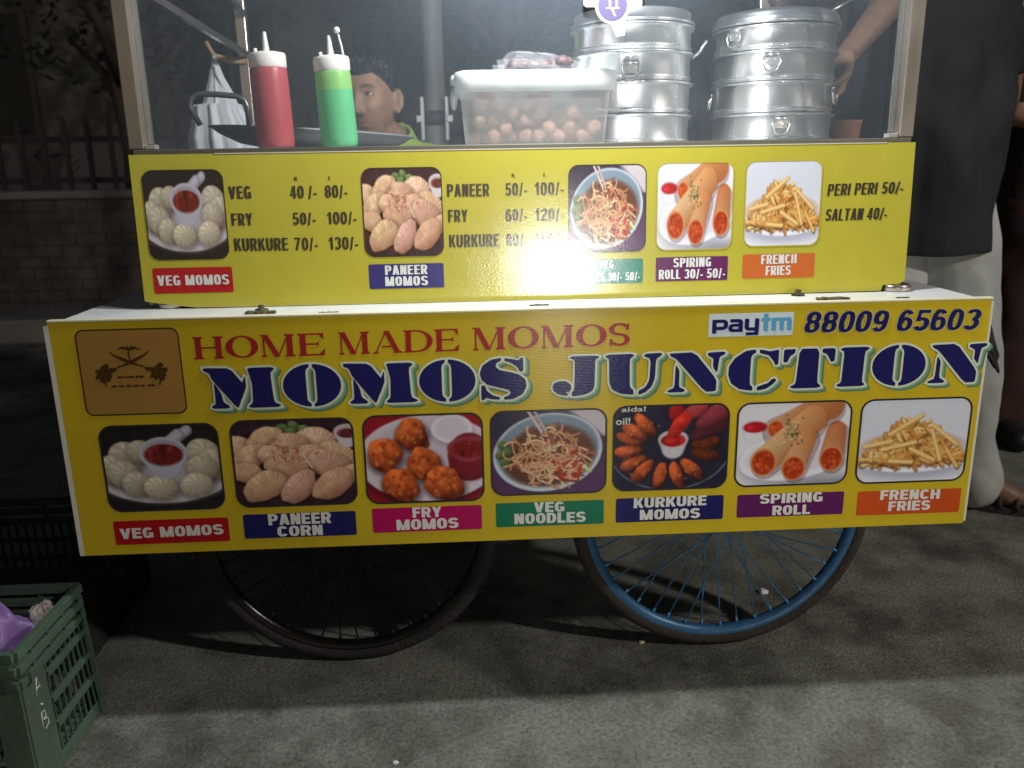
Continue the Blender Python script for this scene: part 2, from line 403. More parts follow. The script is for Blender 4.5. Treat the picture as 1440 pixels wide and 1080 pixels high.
# ------------------------------------------------------------------ food pictures printed on the boards (computed, sRGB)
PW, PH = 168, 122
class Pic:
    def __init__(s, bgc, seed=0):
        s.rs = np.random.RandomState(seed); S = 2; s.w, s.h = PW*S, PH*S
        s.A = s.w/s.h
        s.X, s.Y = np.meshgrid((np.arange(s.w)+.5)/s.h, (np.arange(s.h)+.5)/s.h)
        s.im = np.ones((s.h, s.w, 3))*np.array(bgc)/255.
    def noise(s, f, oct=3):
        out = np.zeros((s.h, s.w)); a = 1.0; tot = 0
        for o in range(oct):
            n = int(f*2**o)+3; g = s.rs.rand(n, int(n*s.A)+3)
            yy = s.Y*(n-2); xx = s.X/s.A*(g.shape[1]-2)
            i, j = yy.astype(int), xx.astype(int); u, v = yy-i, xx-j; u = u*u*(3-2*u); v = v*v*(3-2*v)
            out += a*((g[i, j]*(1-v)+g[i, j+1]*v)*(1-u)+(g[i+1, j]*(1-v)+g[i+1, j+1]*v)*u); tot += a; a *= .5
        return out/tot
    def put(s, mask, c):
        c = np.asarray(c, float)
        if c.ndim == 1: c = c/255.
        s.im = s.im*(1-mask[..., None])+np.clip(c, 0, 1)*mask[..., None]
    def loc(s, cx, cy, rot):
        a = R(rot); x, y = s.X-cx, s.Y-cy
        return x*math.cos(a)+y*math.sin(a), -x*math.sin(a)+y*math.cos(a)
    def ell(s, cx, cy, rx, ry, c, rot=0, soft=.012, al=1.0):
        x, y = s.loc(cx, cy, rot); d = (np.sqrt((x/rx)**2+(y/ry)**2)-1)*min(rx, ry)
        m = np.clip(.5-d/soft, 0, 1)*al; s.put(m, c); return m
    def dome(s, cx, cy, rx, ry, c, rot=0, pleat=0, tex=.10, f=14, amp=.42, shadow=.35, light=(-.35, -.7, .62), dark=(90, 60, 40), irr=.0):
        x, y = s.loc(cx, cy, rot)
        if irr:
            th = np.arctan2(y/ry, x/rx); ph = s.rs.rand(3)*6.3
            k = 1+irr*(np.sin(3*th+ph[0])+.7*np.sin(5*th+ph[1])+.5*np.sin(8*th+ph[2]))
            x, y = x/k, y/k
        d = np.sqrt((x/rx)**2+(y/ry)**2)
        if shadow: s.ell(cx+.012, cy+ry*.18, rx*1.10, ry*1.05, (35, 22, 18), rot, soft=.07, al=shadow)
        h = np.sqrt(np.clip(1-d*d, 0, 1)); nx, ny = x/rx, y/ry
        a = R(rot); gx, gy = nx*math.cos(a)-ny*math.sin(a), nx*math.sin(a)+ny*math.cos(a)
        ndl = np.clip(gx*light[0]+gy*light[1]+h*light[2], -.3, 1)
        sh = 1-amp+amp*1.25*ndl+tex*2*(s.noise(f, 3)-.5)
        if pleat:
            th = np.arctan2(y/ry, x/rx); sh = sh+.16*np.sin(pleat*th+4*s.noise(5, 2)+6*d)*np.clip(d*1.4, 0, 1)*np.clip(1.25-d, 0, 1)
        cc = np.array(c)/255.; dk = np.array(dark)/255.
        sh = np.clip(sh, 0, 1.25)[..., None]
        colr = np.where(sh < 1, dk+(cc-dk)*sh, cc*sh)
        s.put(np.clip(.5-(d-1)*min(rx, ry)/.010, 0, 1), colr)
    def cap(s, x0, y0, x1, y1, r, c, dark=None, al=1.0, edge=.55):
        dx, dy = x1-x0, y1-y0; l2 = dx*dx+dy*dy+1e-9
        t = np.clip(((s.X-x0)*dx+(s.Y-y0)*dy)/l2, 0, 1)
        px, py = s.X-x0-t*dx, s.Y-y0-t*dy; d = np.sqrt(px*px+py*py)
        cc = np.array(c)/255.; side = (px*-.3+py*-.9)/r
        sh = np.clip(edge+.45*np.sqrt(np.clip(1-(d/r)**2, 0, 1))+.14*side, 0, 1.15)[..., None]
        s.put(np.clip(.5-(d-r)/.008, 0, 1)*al, cc*sh)
    def curve(s, pts, r, c, al=1.0):
        for a, b in zip(pts[:-1], pts[1:]): s.cap(*a, *b, r, c, al=al, edge=.62)
    def bowl(s, cx, cy, rx, ry, depth, white, sauce, srx, sry, rot=0):
        s.ell(cx, cy+depth*.62, rx*.72, ry*.9, tuple(.80*np.array(white)), rot, .03)
        for k in range(8): s.ell(cx, cy+depth*k/12, rx*(1-.045*k), ry, tuple((.80+.02*k)*np.array(white)), rot, .02)
        s.ell(cx, cy, rx, ry, white, rot); s.ell(cx, cy+.005, rx*.92, ry*.88, tuple(.83*np.array(white)), rot, .02)
        m = s.ell(cx, cy+.018, srx, sry, sauce, rot, .015)
        s.put(m*np.clip((s.noise(16, 3)-.5)*2.2, 0, .6), tuple(np.minimum(255, 1.5*np.array(sauce)+18)))
        s.put(m*np.clip((.45-s.noise(13, 2))*2.5, 0, .6), tuple(.5*np.array(sauce)))
    def done(s):
        im = s.im.reshape(PH, 2, PW, 2, 3).mean((1, 3)); return lin(np.clip(im, 0, 1))

def pic_veg():
    p = Pic((34, 31, 34), 1); A = p.A; n = p.noise(4)
    p.put(np.clip(n-.35, 0, 1)*.4, (70, 62, 64))
    p.ell(A*.50, .60, A*.60, .335, (120, 112, 118), 0, .04, .5)
    p.ell(A*.50, .58, A*.585, .335, (206, 198, 204)); p.ell(A*.5, .56, A*.54, .29, (186, 178, 184), 0, .03)
    for x, y, rx, ry in ((.20, .36, .16, .15), (.33, .30, .13, .11), (.86, .34, .16, .14), (.08, .50, .13, .15), (.16, .56, .15, .14), (.93, .47, .15, .15), (.83, .52, .14, .13), (.26, .68, .13, .13)):
        p.dome(A*x, y, rx*1.28, ry*1.16, (198, 186, 166), rng.uniform(-20, 20), pleat=9, dark=(112, 96, 84), f=12)
    p.dome(A*.46, .735, .200, .145, (212, 200, 176), 3, pleat=11, dark=(112, 95, 84), f=10)
    p.dome(A*.77, .715, .195, .145, (214, 200, 180), -6, pleat=10, dark=(112, 95, 84), f=10)
    p.cap(A*.60, .20, A*.74, .075, .062, (196, 190, 206)); p.cap(A*.55, .24, A*.66, .13, .075, (200, 194, 210))
    p.bowl(A*.52, .33, .275, .185, .20, (206, 200, 216), (118, 36, 34), .225, .125)
    return p.done()
def crescent(p, cx, cy, r, rot, c, dark, pleats=9):
    r *= 1.16; p.dome(cx, cy, r, r*.60, c, rot, tex=.20, dark=dark, f=10, shadow=.5, irr=.035)
    a = R(rot)
    for k in range(pleats):
        t = -0.8+1.6*k/(pleats-1)+rng.uniform(-.06, .06); ex, ey = t*r, -math.sqrt(max(0, 1-t*t))*r*.55
        x0, y0 = cx+ex*math.cos(a)-ey*math.sin(a), cy+ex*math.sin(a)+ey*math.cos(a)
        ix, iy = t*r*.72, ey*.35
        x1, y1 = cx+ix*math.cos(a)-iy*math.sin(a), cy+ix*math.sin(a)+iy*math.cos(a)
        p.cap(x0, y0, x1, y1, r*.055, tuple(np.minimum(255, np.array(c)*1.08)), al=.42)
        p.cap(x0+r*.07, y0+.004, x1+r*.07, y1, r*.025, dark, al=.30)
def pic_paneer():
    p = Pic((54, 32, 44), 2); A = p.A
    p.put(np.clip(p.noise(5)-.45, 0, 1), (110, 70, 90))
    p.ell(A*.5, .50, A*.66, .43, (70, 34, 38)); p.ell(A*.5, .47, A*.62, .40, (48, 22, 26), 0, .03)
    for x, y in ((.42, .10), (.52, .08), (.60, .12), (.48, .15)): p.dome(A*x, y, .075, .05, (112, 140, 84), rng.uniform(-40, 40), dark=(36, 52, 32), tex=.2)
    c, d = (232, 196, 166), (124, 74, 58)
    for x, y, r, ro in ((.06, .30, .17, 20), (.28, .22, .19, -18), (.70, .24, .20, 14), (.14, .42, .19, -30), (.48, .29, .19, 5), (.86, .42, .20, 25), (.34, .42, .17, 15), (.60, .42, .18, -10), (.10, .60, .17, 10), (.78, .52, .22, 16),
                        (.44, .56, .22, 12), (.97, .64, .15, -15), (.24, .76, .23, -24), (.52, .78, .21, -42), (.80, .76, .22, -30)):
        cc = tuple(np.array(c)*rng.uniform(.90, 1.04)*np.array((1, rng.uniform(.92, 1.0), rng.uniform(.9, 1.0))))
        crescent(p, A*x, y, r, ro, cc, d)
    for _ in range(60):
        x, y = rng.gauss(.48, .13)*A, rng.gauss(.36, .08); a = rng.uniform(0, 3.1); l = .04
        p.cap(x, y, x+l*math.cos(a), y+l*math.sin(a), .007, rng.choice(((232, 190, 150), (200, 96, 70), (240, 214, 180))))
    p.cap(A*.55, .34, A*.64, .56, .012, (240, 210, 180))
    p.bowl(A*.95, .16, .15, .085, .16, (222, 206, 210), (96, 40, 40), .11, .055)
    return p.done()
def crunchy(p, cx, cy, rx, ry, seed):
    p.dome(cx, cy, rx, ry, (206, 98, 44), rng.uniform(-30, 30), tex=.42, f=9, amp=.55, dark=(78, 22, 14), irr=.05, shadow=.6)
    for _ in range(26):
        a, q = rng.uniform(0, 6.28), math.sqrt(rng.random())*.82; x, y = cx+rx*q*math.cos(a), cy+ry*q*math.sin(a)
        p.ell(x, y, rng.uniform(.012, .035), rng.uniform(.008, .02), rng.choice(((238, 150, 78), (226, 120, 56), (150, 50, 24), (120, 36, 20))), rng.uniform(0, 180), .02, .65)
def pic_fry():
    p = Pic((150, 26, 40), 3); A = p.A
    p.ell(A*.53, .56, A*.62, .50, (96, 18, 34), 0, .05, .7); p.ell(A*.54, .50, A*.60, .49, (214, 200, 212)); p.ell(A*.54, .48, A*.53, .42, (200, 184, 200), 0, .05)
    p.ell(A*.74, .20, .25, .17, (150, 136, 150), 0, .05, .6); p.ell(A*.74, .17, .24, .16, (226, 218, 228)); p.ell(A*.74, .17, .19, .12, (206, 198, 212), 0, .03)
    p.ell(A*.88, .60, .24, .17, (92, 16, 26), 0, .03); p.ell(A*.88, .48, .25, .26, (120, 26, 36), 0, .02)
    p.bowl(A*.88, .39, .25, .125, .06, (158, 60, 70), (128, 20, 24), .21, .095)
    p.cap(A*.46, .10, A*.52, .34, .04, (170, 84, 44))
    for x, y, rx, ry in ((.40, .22, .185, .18), (.17, .44, .20, .19), (.50, .56, .21, .18), (.29, .79, .225, .18), (.66, .79, .235, .19)): crunchy(p, A*x, y, rx, ry, 0)
    return p.done()
def pic_noodles():
    p = Pic((84, 50, 92), 4); A = p.A
    p.ell(A*.2, .05, A*.5, .35, (40, 40, 58), 0, .2, .8)
    p.put(np.clip((p.X-A*.62-p.Y*1.3)*9, 0, 1)*(p.Y < .32), (196, 186, 190))
    p.ell(A*.50, .52, A*.475, .47, (60, 44, 70), -8, .05, .6)
    p.ell(A*.49, .50, A*.475, .46, (196, 208, 216), -8); p.ell(A*.49, .48, A*.445, .42, (120, 140, 156), -8, .03)
    p.ell(A*.50, .54, A*.40, .36, (96, 52, 36), -8, .06)
    for x, y in ((.10, .40), (.08, .52), (.14, .48), (.12, .60)): p.dome(A*x, y, .06, .05, (92, 120, 60), rng.uniform(0, 180), dark=(30, 44, 24))
    cs = ((226, 178, 132), (206, 140, 92), (236, 200, 160), (176, 96, 62), (214, 160, 116), (150, 70, 44))
    for _ in range(130):
        a = rng.uniform(0, 6.28); q = math.sqrt(rng.random())*.88; x, y = A*.51+A*.36*q*math.cos(a), .54+.33*q*math.sin(a)
        d = rng.uniform(0, 6.28); k = rng.uniform(-9, 9); pts = [(x, y)]
        for i in range(7): d += k*.05; x += .028*math.cos(d); y += .024*math.sin(d); pts.append((x, y))
        p.curve(pts, rng.uniform(.008, .013), rng.choice(cs))
    for x0, y0, x1, y1 in ((.52, .66, .74, .46), (.58, .72, .70, .56), (.68, .78, .74, .62), (.74, .82, .78, .68)): p.cap(A*x0, y0, A*x1, y1, .022, (206, 46, 34))
    p.cap(A*.62, .80, A*.73, .82, .05, (186, 44, 30)); p.cap(A*.40, .52, A*.58, .42, .018, (200, 200, 140)); p.cap(A*.80, .68, A*.86, .74, .022, (214, 216, 160))
    for _ in range(40):
        a = rng.uniform(0, 6.28); q = math.sqrt(rng.random())*.8; x, y = A*.51+A*.36*q*math.cos(a), .54+.33*q*math.sin(a)
        d = rng.uniform(0, 6.28); k = rng.uniform(-12, 12); pts = [(x, y)]
        for i in range(8): d += k*.05; x += .026*math.cos(d); y += .022*math.sin(d); pts.append((x, y))
        p.curve(pts, .010, rng.choice(cs[:3]))
    p.cap(A*.32, .0, A*.44, .26, .018, (214, 190, 186)); p.cap(A*.375, .0, A*.47, .24, .018, (196, 172, 170))
    return p.done()
def pic_kurkure():
    p = Pic((36, 34, 54), 5); A = p.A
    p.put(np.clip(p.noise(6)-.4, 0, 1)*.8, (60, 56, 84))
    x, y = p.loc(A*.50, .50, 0); d = np.sqrt((x/(A*.53))**2+(y/.50)**2); p.put(np.exp(-((d-1)/.012)**2)*.8*(p.Y > .5), (150, 150, 170))
    for ang in (150, 175, 200, 128, 100, 75, 50, 15, -8, 215, 235):
        a = R(ang); cx, cy = A*.47+.47*math.cos(a), .50+.34*math.sin(a)
        dim = .55 if ang in (15, -8) else 1
        p.dome(cx, cy, .17, .075, tuple(dim*np.array((202, 92, 44))), math.degrees(math.atan2(.34*math.sin(a), .47*math.cos(a))), tex=.38, f=9, amp=.6, dark=(62, 20, 18), irr=.03, shadow=.6)
        for _ in range(8): p.ell(cx+rng.gauss(0, .06), cy+rng.gauss(0, .03), .016, .008, tuple(dim*np.array((236, 140, 72))), rng.uniform(0, 180), .015, .6)
    p.dome(A*.84, .28, .26, .10, (96, 40, 46), -28, tex=.2, dark=(40, 18, 30)); p.dome(A*.90, .10, .30, .10, (150, 60, 70), -30, tex=.2, dark=(70, 20, 34)); p.dome(A*.70, .08, .17, .08, (184, 70, 76), -24, tex=.2, dark=(90, 20, 30))
    p.dome(A*.54, .09, .09, .11, (170, 30, 36), 20, dark=(80, 10, 20))
    p.bowl(A*.52, .40, .175, .10, .22, (214, 206, 214), (166, 24, 26), .145, .075)
    p.dome(A*.57, .24, .20, .085, (200, 50, 34), -50, tex=.4, dark=(110, 16, 16), irr=.03, shadow=0); p.ell(A*.50, .42, .07, .03, (206, 40, 34), 0, .02)
    return p.done()
def roll(p, x0, y0, x1, y1, r0, r1, c):
    dx, dy = x1-x0, y1-y0; l = math.hypot(dx, dy)
    p.cap(x0+.02, y0+.05, x1+.02, y1+.05, max(r0, r1), (120, 70, 60), al=.35)
    for k in range(26):
        t = 1-k/25; r = r0+(r1-r0)*t
        sh = .88
        p.dome(x0+dx*t, y0+dy*t, r, r, tuple(np.array(c)*sh*np.array((1, 1-.16*t, 1-.28*t))), 0, tex=.06, f=10, shadow=0, amp=.40, dark=(150, 84, 50))
    ang = math.degrees(math.atan2(dy, dx))
    p.ell(x0, y0+.01, r0*.98, r0*1.02, (214, 140, 84), 0, .02); p.ell(x0, y0+.015, r0*.84, r0*.88, (170, 56, 26), 0, .02)
    for _ in range(26):
        a, q = rng.uniform(0, 6.28), math.sqrt(rng.random())*.75; p.ell(x0+r0*q*math.cos(a), y0+.015+r0*q*math.sin(a), .02, .014, rng.choice(((222, 92, 40), (196, 70, 32), (140, 40, 20), (230, 120, 60))), rng.uniform(0, 180), .02, .7)
def pic_rolls():
    p = Pic((222, 220, 228), 6); A = p.A
    p.put(np.clip((p.Y-.82)*5, 0, .7)*np.clip(p.X/A*1.4, 0, 1), (120, 124, 136))
    p.ell(A*.52, .70, A*.50, .27, (168, 166, 182), -6, .06, .8); p.ell(A*.53, .64, A*.50, .29, (232, 230, 240), -8); p.ell(A*.53, .62, A*.44, .24, (214, 210, 226), -8, .04)
    p.bowl(A*.16, .27, .165, .085, .20, (236, 234, 240), (176, 22, 36), .145, .065)
    roll(p, A*.85, .68, A*.88, .36, .15, .12, (214, 150, 104))
    roll(p, A*.34, .30, A*.80, .05, .10, .18, (222, 168, 118))
    roll(p, A*.25, .70, A*.66, .22, .165, .17, (236, 196, 146))
    roll(p, A*.52, .78, A*.62, .42, .15, .12, (228, 176, 124))
    for _ in range(70):
        x, y = rng.gauss(.49, .045)*A, rng.gauss(.36, .07); p.ell(x, y, rng.uniform(.01, .02), rng.uniform(.006, .012), rng.choice(((96, 92, 50), (176, 160, 110), (70, 70, 40), (212, 200, 150))), rng.uniform(0, 180), .01, .9)
    return p.done()
def pic_fries():
    p = Pic((220, 220, 230), 7); A = p.A
    p.put(np.clip(1-p.Y*1.5, 0, .5), (196, 200, 216))
    p.ell(A*.5, .80, A*.52, .16, (168, 170, 192), 0, .08, .8); p.ell(A*.5, .68, A*.56, .20, (238, 238, 246)); p.ell(A*.5, .66, A*.52, .165, (210, 208, 220), 0, .04)
    p.ell(A*.5, .60, A*.42, .19, (168, 104, 50), 0, .10)
    fr = []
    for _ in range(150):
        x = rng.uniform(.06, .94); hmax = .74-.52*math.exp(-((x-.5)/.26)**2)
        y = rng.uniform(hmax, .78); fr.append((y+rng.uniform(-.05, .05), x, y))
    for _, x, y in sorted(fr):
        a = rng.choice((rng.gauss(.35, .25), rng.gauss(-.5, .3), rng.gauss(0, .25), rng.gauss(1.1, .25))); l = rng.uniform(.08, .16)
        yy = min(y, .80-.10*abs(x-.5)*2)
        c = rng.choice(((238, 190, 112), (228, 172, 92), (244, 206, 136), (216, 152, 78), (206, 138, 66)))
        dx, dy = l*math.cos(a), l*math.sin(a)*.8
        p.cap(A*x-dx+.006, yy-dy+.02, A*x+dx+.006, yy+dy+.02, .026, (130, 70, 30), al=.45); p.cap(A*x-dx, yy-dy, A*x+dx, yy+dy, .025, c)
    for x0, y0, x1, y1 in ((.28, .42, .56, .20), (.22, .60, .52, .52), (.48, .60, .70, .74), (.66, .38, .76, .74), (.68, .34, .90, .56), (.30, .74, .50, .76), (.06, .56, .30, .50)): p.cap(A*x0, y0, A*x1, y1, .028, (242, 200, 128))
    return p.done()

# ------------------------------------------------------------------ ground
def ground_mat():
    m = mat('asphalt', (0.12, 0.12, 0.112), rough=0.85, bump=0.45, bscale=150)
    nt = m.node_tree; N = nt.nodes; L = nt.links; p = N['Principled BSDF']; tc = N.new('ShaderNodeTexCoord')
    def nz(s, d, r=.6):
        n = N.new('ShaderNodeTexNoise'); n.inputs['Scale'].default_value = s; n.inputs['Detail'].default_value = d; n.inputs['Roughness'].default_value = r; L.new(tc.outputs['Object'], n.inputs['Vector']); return n.outputs['Fac']
    def ramp(f, stops):
        c = N.new('ShaderNodeValToRGB'); e = c.color_ramp.elements
        while len(e) < len(stops): e.new(.5)
        for i, (p_, v) in enumerate(stops): e[i].position = p_; e[i].color = (*v, 1)
        L.new(f, c.inputs[0]); return c.outputs[0]
    def mul(a, b, f=1.0):
        x = N.new('ShaderNodeMix'); x.data_type = 'RGBA'; x.blend_type = 'MULTIPLY'; x.inputs['Factor'].default_value = f; L.new(a, x.inputs[6]); L.new(b, x.inputs[7]); return x.outputs[2]
    a = ramp(nz(2.2, 6), [(.3, (.184, .184, .158)), (.55, (.222, .222, .190)), (.75, (.262, .260, .222))])
    a = mul(a, ramp(nz(95, 4, .7), [(.32, (.58, .58, .58)), (.5, (1, 1, 1)), (.68, (1.36, 1.34, 1.3))]))
    a = mul(a, ramp(nz(420, 2, .6), [(.35, (.72, .72, .72)), (.65, (1.25, 1.25, 1.25))]))
    a = mul(a, ramp(nz(5.5, 5), [(.38, (.62, .60, .58)), (.56, (1, 1, 1))]))
    v = N.new('ShaderNodeTexVoronoi'); v.inputs['Scale'].default_value = 26; L.new(tc.outputs['Object'], v.inputs['Vector'])
    s = ramp(v.outputs['Distance'], [(.05, (.25, .24, .23)), (.10, (1, 1, 1))]); a = mul(a, s, .75)
    a = mul(a, ramp(nz(1.1, 7, .7), [(.40, (.55, .53, .50)), (.50, (1, 1, 1)), (.62, (1, 1, 1)), (.72, (1.18, 1.15, 1.08))]))
    v2 = N.new('ShaderNodeTexVoronoi'); v2.inputs['Scale'].default_value = 3.1; L.new(tc.outputs['Object'], v2.inputs['Vector']); a = mul(a, ramp(v2.outputs['Distance'], [(.04, (.45, .43, .40)), (.11, (1, 1, 1))]), .8)
    L.new(a, p.inputs['Base Color'])
    return m
g = MB(); g.add([(-60, -60, 0), (60, -60, 0), (60, 60, 0), (-60, 60, 0)], [(0, 1, 2, 3)])
tag(g.build('ground', ground_mat(), origin=(0, 0, 0)), kind='structure')

# kerb and pavement along the wall behind
M_conc = mat('pavement_concrete', (.20, .185, .17), .9, var=.25, vscale=3, bump=.5, bscale=50, dark=(.05, .045, .04), dscale=2)
k = MB(); k.box(-16, 16, 4.25, 4.45, -.02, .16); tag(k.build('kerb', M_conc, bevel=.015), kind='structure')
k = MB(); k.box(-16, 16, 4.452, 5.0, -.02, .135); tag(k.build('pavement', M_conc), kind='structure')
M_brick = mat('boundary_wall_brick', (.10, .082, .075), .95, var=.45, vscale=6, bump=.8, bscale=25, dark=(.03, .028, .026), dscale=1.5)
wl = thing('boundary_wall', 'low dark brick boundary wall under the iron railing behind the cart', 'wall', (0, 5.15, 0))
b = MB()
for row in range(11):
    for i in range(140):
        x = -16+i*.232+(.116 if row % 2 else 0); j = rng.uniform(-.006, .006)
        b.box(x, x+.222, 5.02+j, 5.25, .002+row*.086, .002+row*.086+.078)
b.box(-16, 16.6, 5.035, 5.24, 0, .94)
b.build('wall_face', M_brick, wl)
b = MB(); b.box(-16, 16.6, 4.99, 5.28, .95, 1.01); b.build('coping', M_conc, wl, bevel=.01)
M_iron = mat('rusty_iron', (.05, .043, .04), .7, .3, var=.4, vscale=12, bump=.3, bscale=80)
rl = thing('iron_railing', 'dim iron railing of upright bars standing on the boundary wall', 'railing', (0, 5.12, 1.01))
for z in (1.06, 1.36): b = MB(); b.box(-7, 7, 5.10, 5.14, z, z+.045); b.build('rail', M_iron, rl)
pal = None
for i in range(84):
    x = -6.95+i*.166
    if pal is None:
        b = MB(); b.box(x-.018, x+.018, 5.075, 5.098, 1.012, 1.50)
        b.add([(x-.018, 5.075, 1.50), (x+.018, 5.075, 1.50), (x+.018, 5.098, 1.50), (x-.018, 5.098, 1.50), (x, 5.087, 1.56)], [(0, 1, 4), (1, 2, 4), (2, 3, 4), (3, 0, 4)])
        pal = b.build('paling', M_iron, rl, origin=(x, 5.087, 1.012))
    else: dup(pal, (x-(-6.95), 0, 0), rl)

# trees beyond the railing (barely lit)
M_bark = mat('bark', (.11, .085, .07), .95, var=.4, vscale=9, bump=.8, bscale=20, stretch=(1, 1, .3))
M_leaf = mat('dark_leaves', (.085, .105, .07), .6, var=.5, vscale=2.5)
def tree(x, y, h, cr, label, seed):
    r_ = random.Random(seed)
    t = thing('broadleaf_tree', label, 'tree', (x, y, 0), 'trees beyond the railing')
    b = MB(); top = h*.62
    b.tube([(x, y, 0), (x+.05, y, top*.4), (x-.08, y+.05, top*.75), (x, y, top)], [.20, .15, .12, .08], 12)
    ends = []
    for k in range(9):
        a = k*2.4; z0 = top*(.45+.06*k); e = (x+cr*.8*math.cos(a)*r_.uniform(.5, 1), y+cr*.8*math.sin(a)*r_.uniform(.5, 1), z0+r_.uniform(.5, 1.3)*h*.25)
        b.tube([(x, y, z0), ((x+e[0])/2, (y+e[1])/2, z0+(e[2]-z0)*.6), e], [.07, .045, .015], 8); ends.append(e)
    b.build('trunk', M_bark, t)
    c = MB(); V = []; F = []
    for e in ends+[(x, y, h*.9)]:
        for k in range(16):
            cx, cy, cz = e[0]+r_.gauss(0, cr*.33), e[1]+r_.gauss(0, cr*.33), e[2]+r_.gauss(0, cr*.28)
            for q in range(16):
                px, py, pz = cx+r_.gauss(0, .16), cy+r_.gauss(0, .16), cz+r_.gauss(0, .13)
                a, tl = r_.uniform(0, 6.28), r_.uniform(-.8, .8); s_ = r_.uniform(.05, .10)
                d = Vector((math.cos(a)*math.cos(tl), math.sin(a)*math.cos(tl), math.sin(tl)))*s_; n = Vector((-math.sin(a), math.cos(a), r_.uniform(-.5, .5)))*s_*.45; P = Vector((px, py, pz))
                i = len(V); V += [P-d, P+n, P+d, P-n]; F.append((i, i+1, i+2, i+3))
    c.add(V, F); c.build('crown', M_leaf, t)
tree(-3.2, 6.6, 5.2, 1.5, 'tall dark tree beyond the railing, leftmost of the row', 3)
tree(.3, 6.4, 4.6, 1.5, 'dark bushy tree beyond the railing behind the metal pole', 4)
tree(3.6, 6.9, 5.0, 1.6, 'dark spreading tree beyond the railing, rightmost of the row', 5)

# dim facade that closes the view beyond the trees
fc = thing('building', 'dim grey building facade closing the view beyond the trees', 'building', (0, 9.5, 0))
M_fac = mat('stained_plaster', (.20, .185, .18), .9, var=.2, vscale=.8, bump=.3, bscale=12, dark=(.12, .11, .10), dscale=.7)
b = MB(); b.box(-22, 22, 9.5, 10.0, 0, 11); b.build('wall', M_fac, fc)
M_fw = mat('dark_window', (.03, .032, .035), .3); M_ff = mat('window_frame_paint', (.16, .15, .14), .7)
for fx in range(-9, 10, 3):
    for fz in (1.6, 4.9, 8.0):
        b = MB(); b.box(fx-.62, fx+.62, 9.46, 9.498, fz-.06, fz); b.box(fx-.62, fx-.55, 9.46, 9.498, fz+.001, fz+1.4); b.box(fx+.55, fx+.62, 9.46, 9.498, fz+.001, fz+1.4); b.box(fx-.62, fx+.62, 9.46, 9.498, fz+1.401, fz+1.46); b.box(fx-.025, fx+.025, 9.47, 9.495, fz+.001, fz+1.4)
        f = b.build('window', M_ff, fc); b = MB(); b.box(fx-.549, fx+.549, 9.485, 9.4985, fz+.002, fz+1.399); b.build('pane', M_fw, f)

# steel pole with a clamp, behind the cart
M_pole = mat('weathered_pole', (.30, .28, .28), .6, .25, var=.35, vscale=7, stretch=(1, 1, .25), bump=.3, bscale=40, dark=(.12, .09, .08), dscale=5)
pl = thing('utility_pole', 'weathered grey metal pole with a bolted clamp behind the cart', 'pole', (-.25, 2.2, 0))
b = MB(); b.lathe([(0, 0), (.050, 0), (.050, 1.34), (.045, 1.35), (.043, 1.9), (.043, 3.6), (0, 3.6)], (-.25, 2.2, 0), 28); b.build('pole_tube', M_pole, pl)
b = MB(); b.lathe([(.046, 1.305), (.056, 1.305), (.056, 1.365), (.046, 1.365)], (-.25, 2.2, 0), 28); b.build('clamp_band', mat('clamp_dark', (.12, .11, .11), .6, .5, var=.3), pl)
b = MB()
for s_ in (-1, 1): b.box(-.25+s_*.052-.008, -.25+s_*.052+.008, 2.13, 2.16, 1.24, 1.42); b.box(-.25+s_*.064-.014, -.25+s_*.064+.014, 2.125, 2.155, 1.315, 1.345)
b.build('clamp_bolt', mat('zinc', (.5, .5, .5), .45, .7, var=.2), pl, bevel=.003)

# ------------------------------------------------------------------ the hand cart
ZD = 0.86; SB = 0.389           # deck height, bottom of the board
XL, XR = -0.90, 0.90
M_deck = mat('white_painted_sheet', (.66, .67, .66), .42, var=.06, vscale=4, bump=.15, bscale=14, dark=(.30, .27, .22), dscale=6, damt=.25)
M_yellow = print_mat('yellow_fluted_board', (.60, .435, .018), flutes=True)
M_yellow2 = print_mat('yellow_vinyl', (.46, .41, .042), bump=.05, rough=.17)
M_white_edge = mat('white_board_edge', (.70, .68, .60), .6)
M_wood = mat('cart_timber', (.10, .07, .05), .85, var=.4, vscale=5, stretch=(.3, 1, 1), bump=.4, bscale=30)
M_iron2 = mat('black_iron', (.035, .033, .032), .55, .6, var=.3, bump=.2, bscale=60)
def P(name, c, flutes, **kw): return print_mat(name, c, flutes=flutes, **kw)
pr = {}
for nm, c in (('navy', (.012, .012, .105)), ('teal_shade', (.17, .34, .23)), ('cream_line', (.68, .74, .56)), ('crimson', (.36, .02, .022)), ('white', (.72, .70, .66)),
              ('red', (.42, .006, .012)), ('magenta', (.44, .004, .10)), ('green', (.004, .17, .085)), ('violet', (.11, .012, .10)), ('orange', (.56, .075, .012)),
              ('cyan', (.10, .36, .58)), ('pale_blue', (.62, .70, .74)), ('tan', (.38, .20, .045)), ('brown_ink', (.07, .035, .008)), ('black_ink', (.03, .026, .03)), ('lime', (.55, .50, .16))):
    pr[nm] = P('print_'+nm, c, True)
for nm, c in (('navy', (.03, .03, .16)), ('red', (.44, .012, .02)), ('teal', (.006, .20, .15)), ('violet', (.12, .015, .10)), ('orange', (.56, .13, .03)), ('white', (.70, .70, .68)), ('charcoal', (.035, .033, .025))):
    pr['v_'+nm] = P('vinyl_'+nm, c, False, rough=.17, bump=.05)
M_pic = print_mat('printed_picture', flutes=True, attr=True)
M_pic2 = print_mat('printed_picture_vinyl', flutes=False, attr=True, rough=.17, bump=.05)

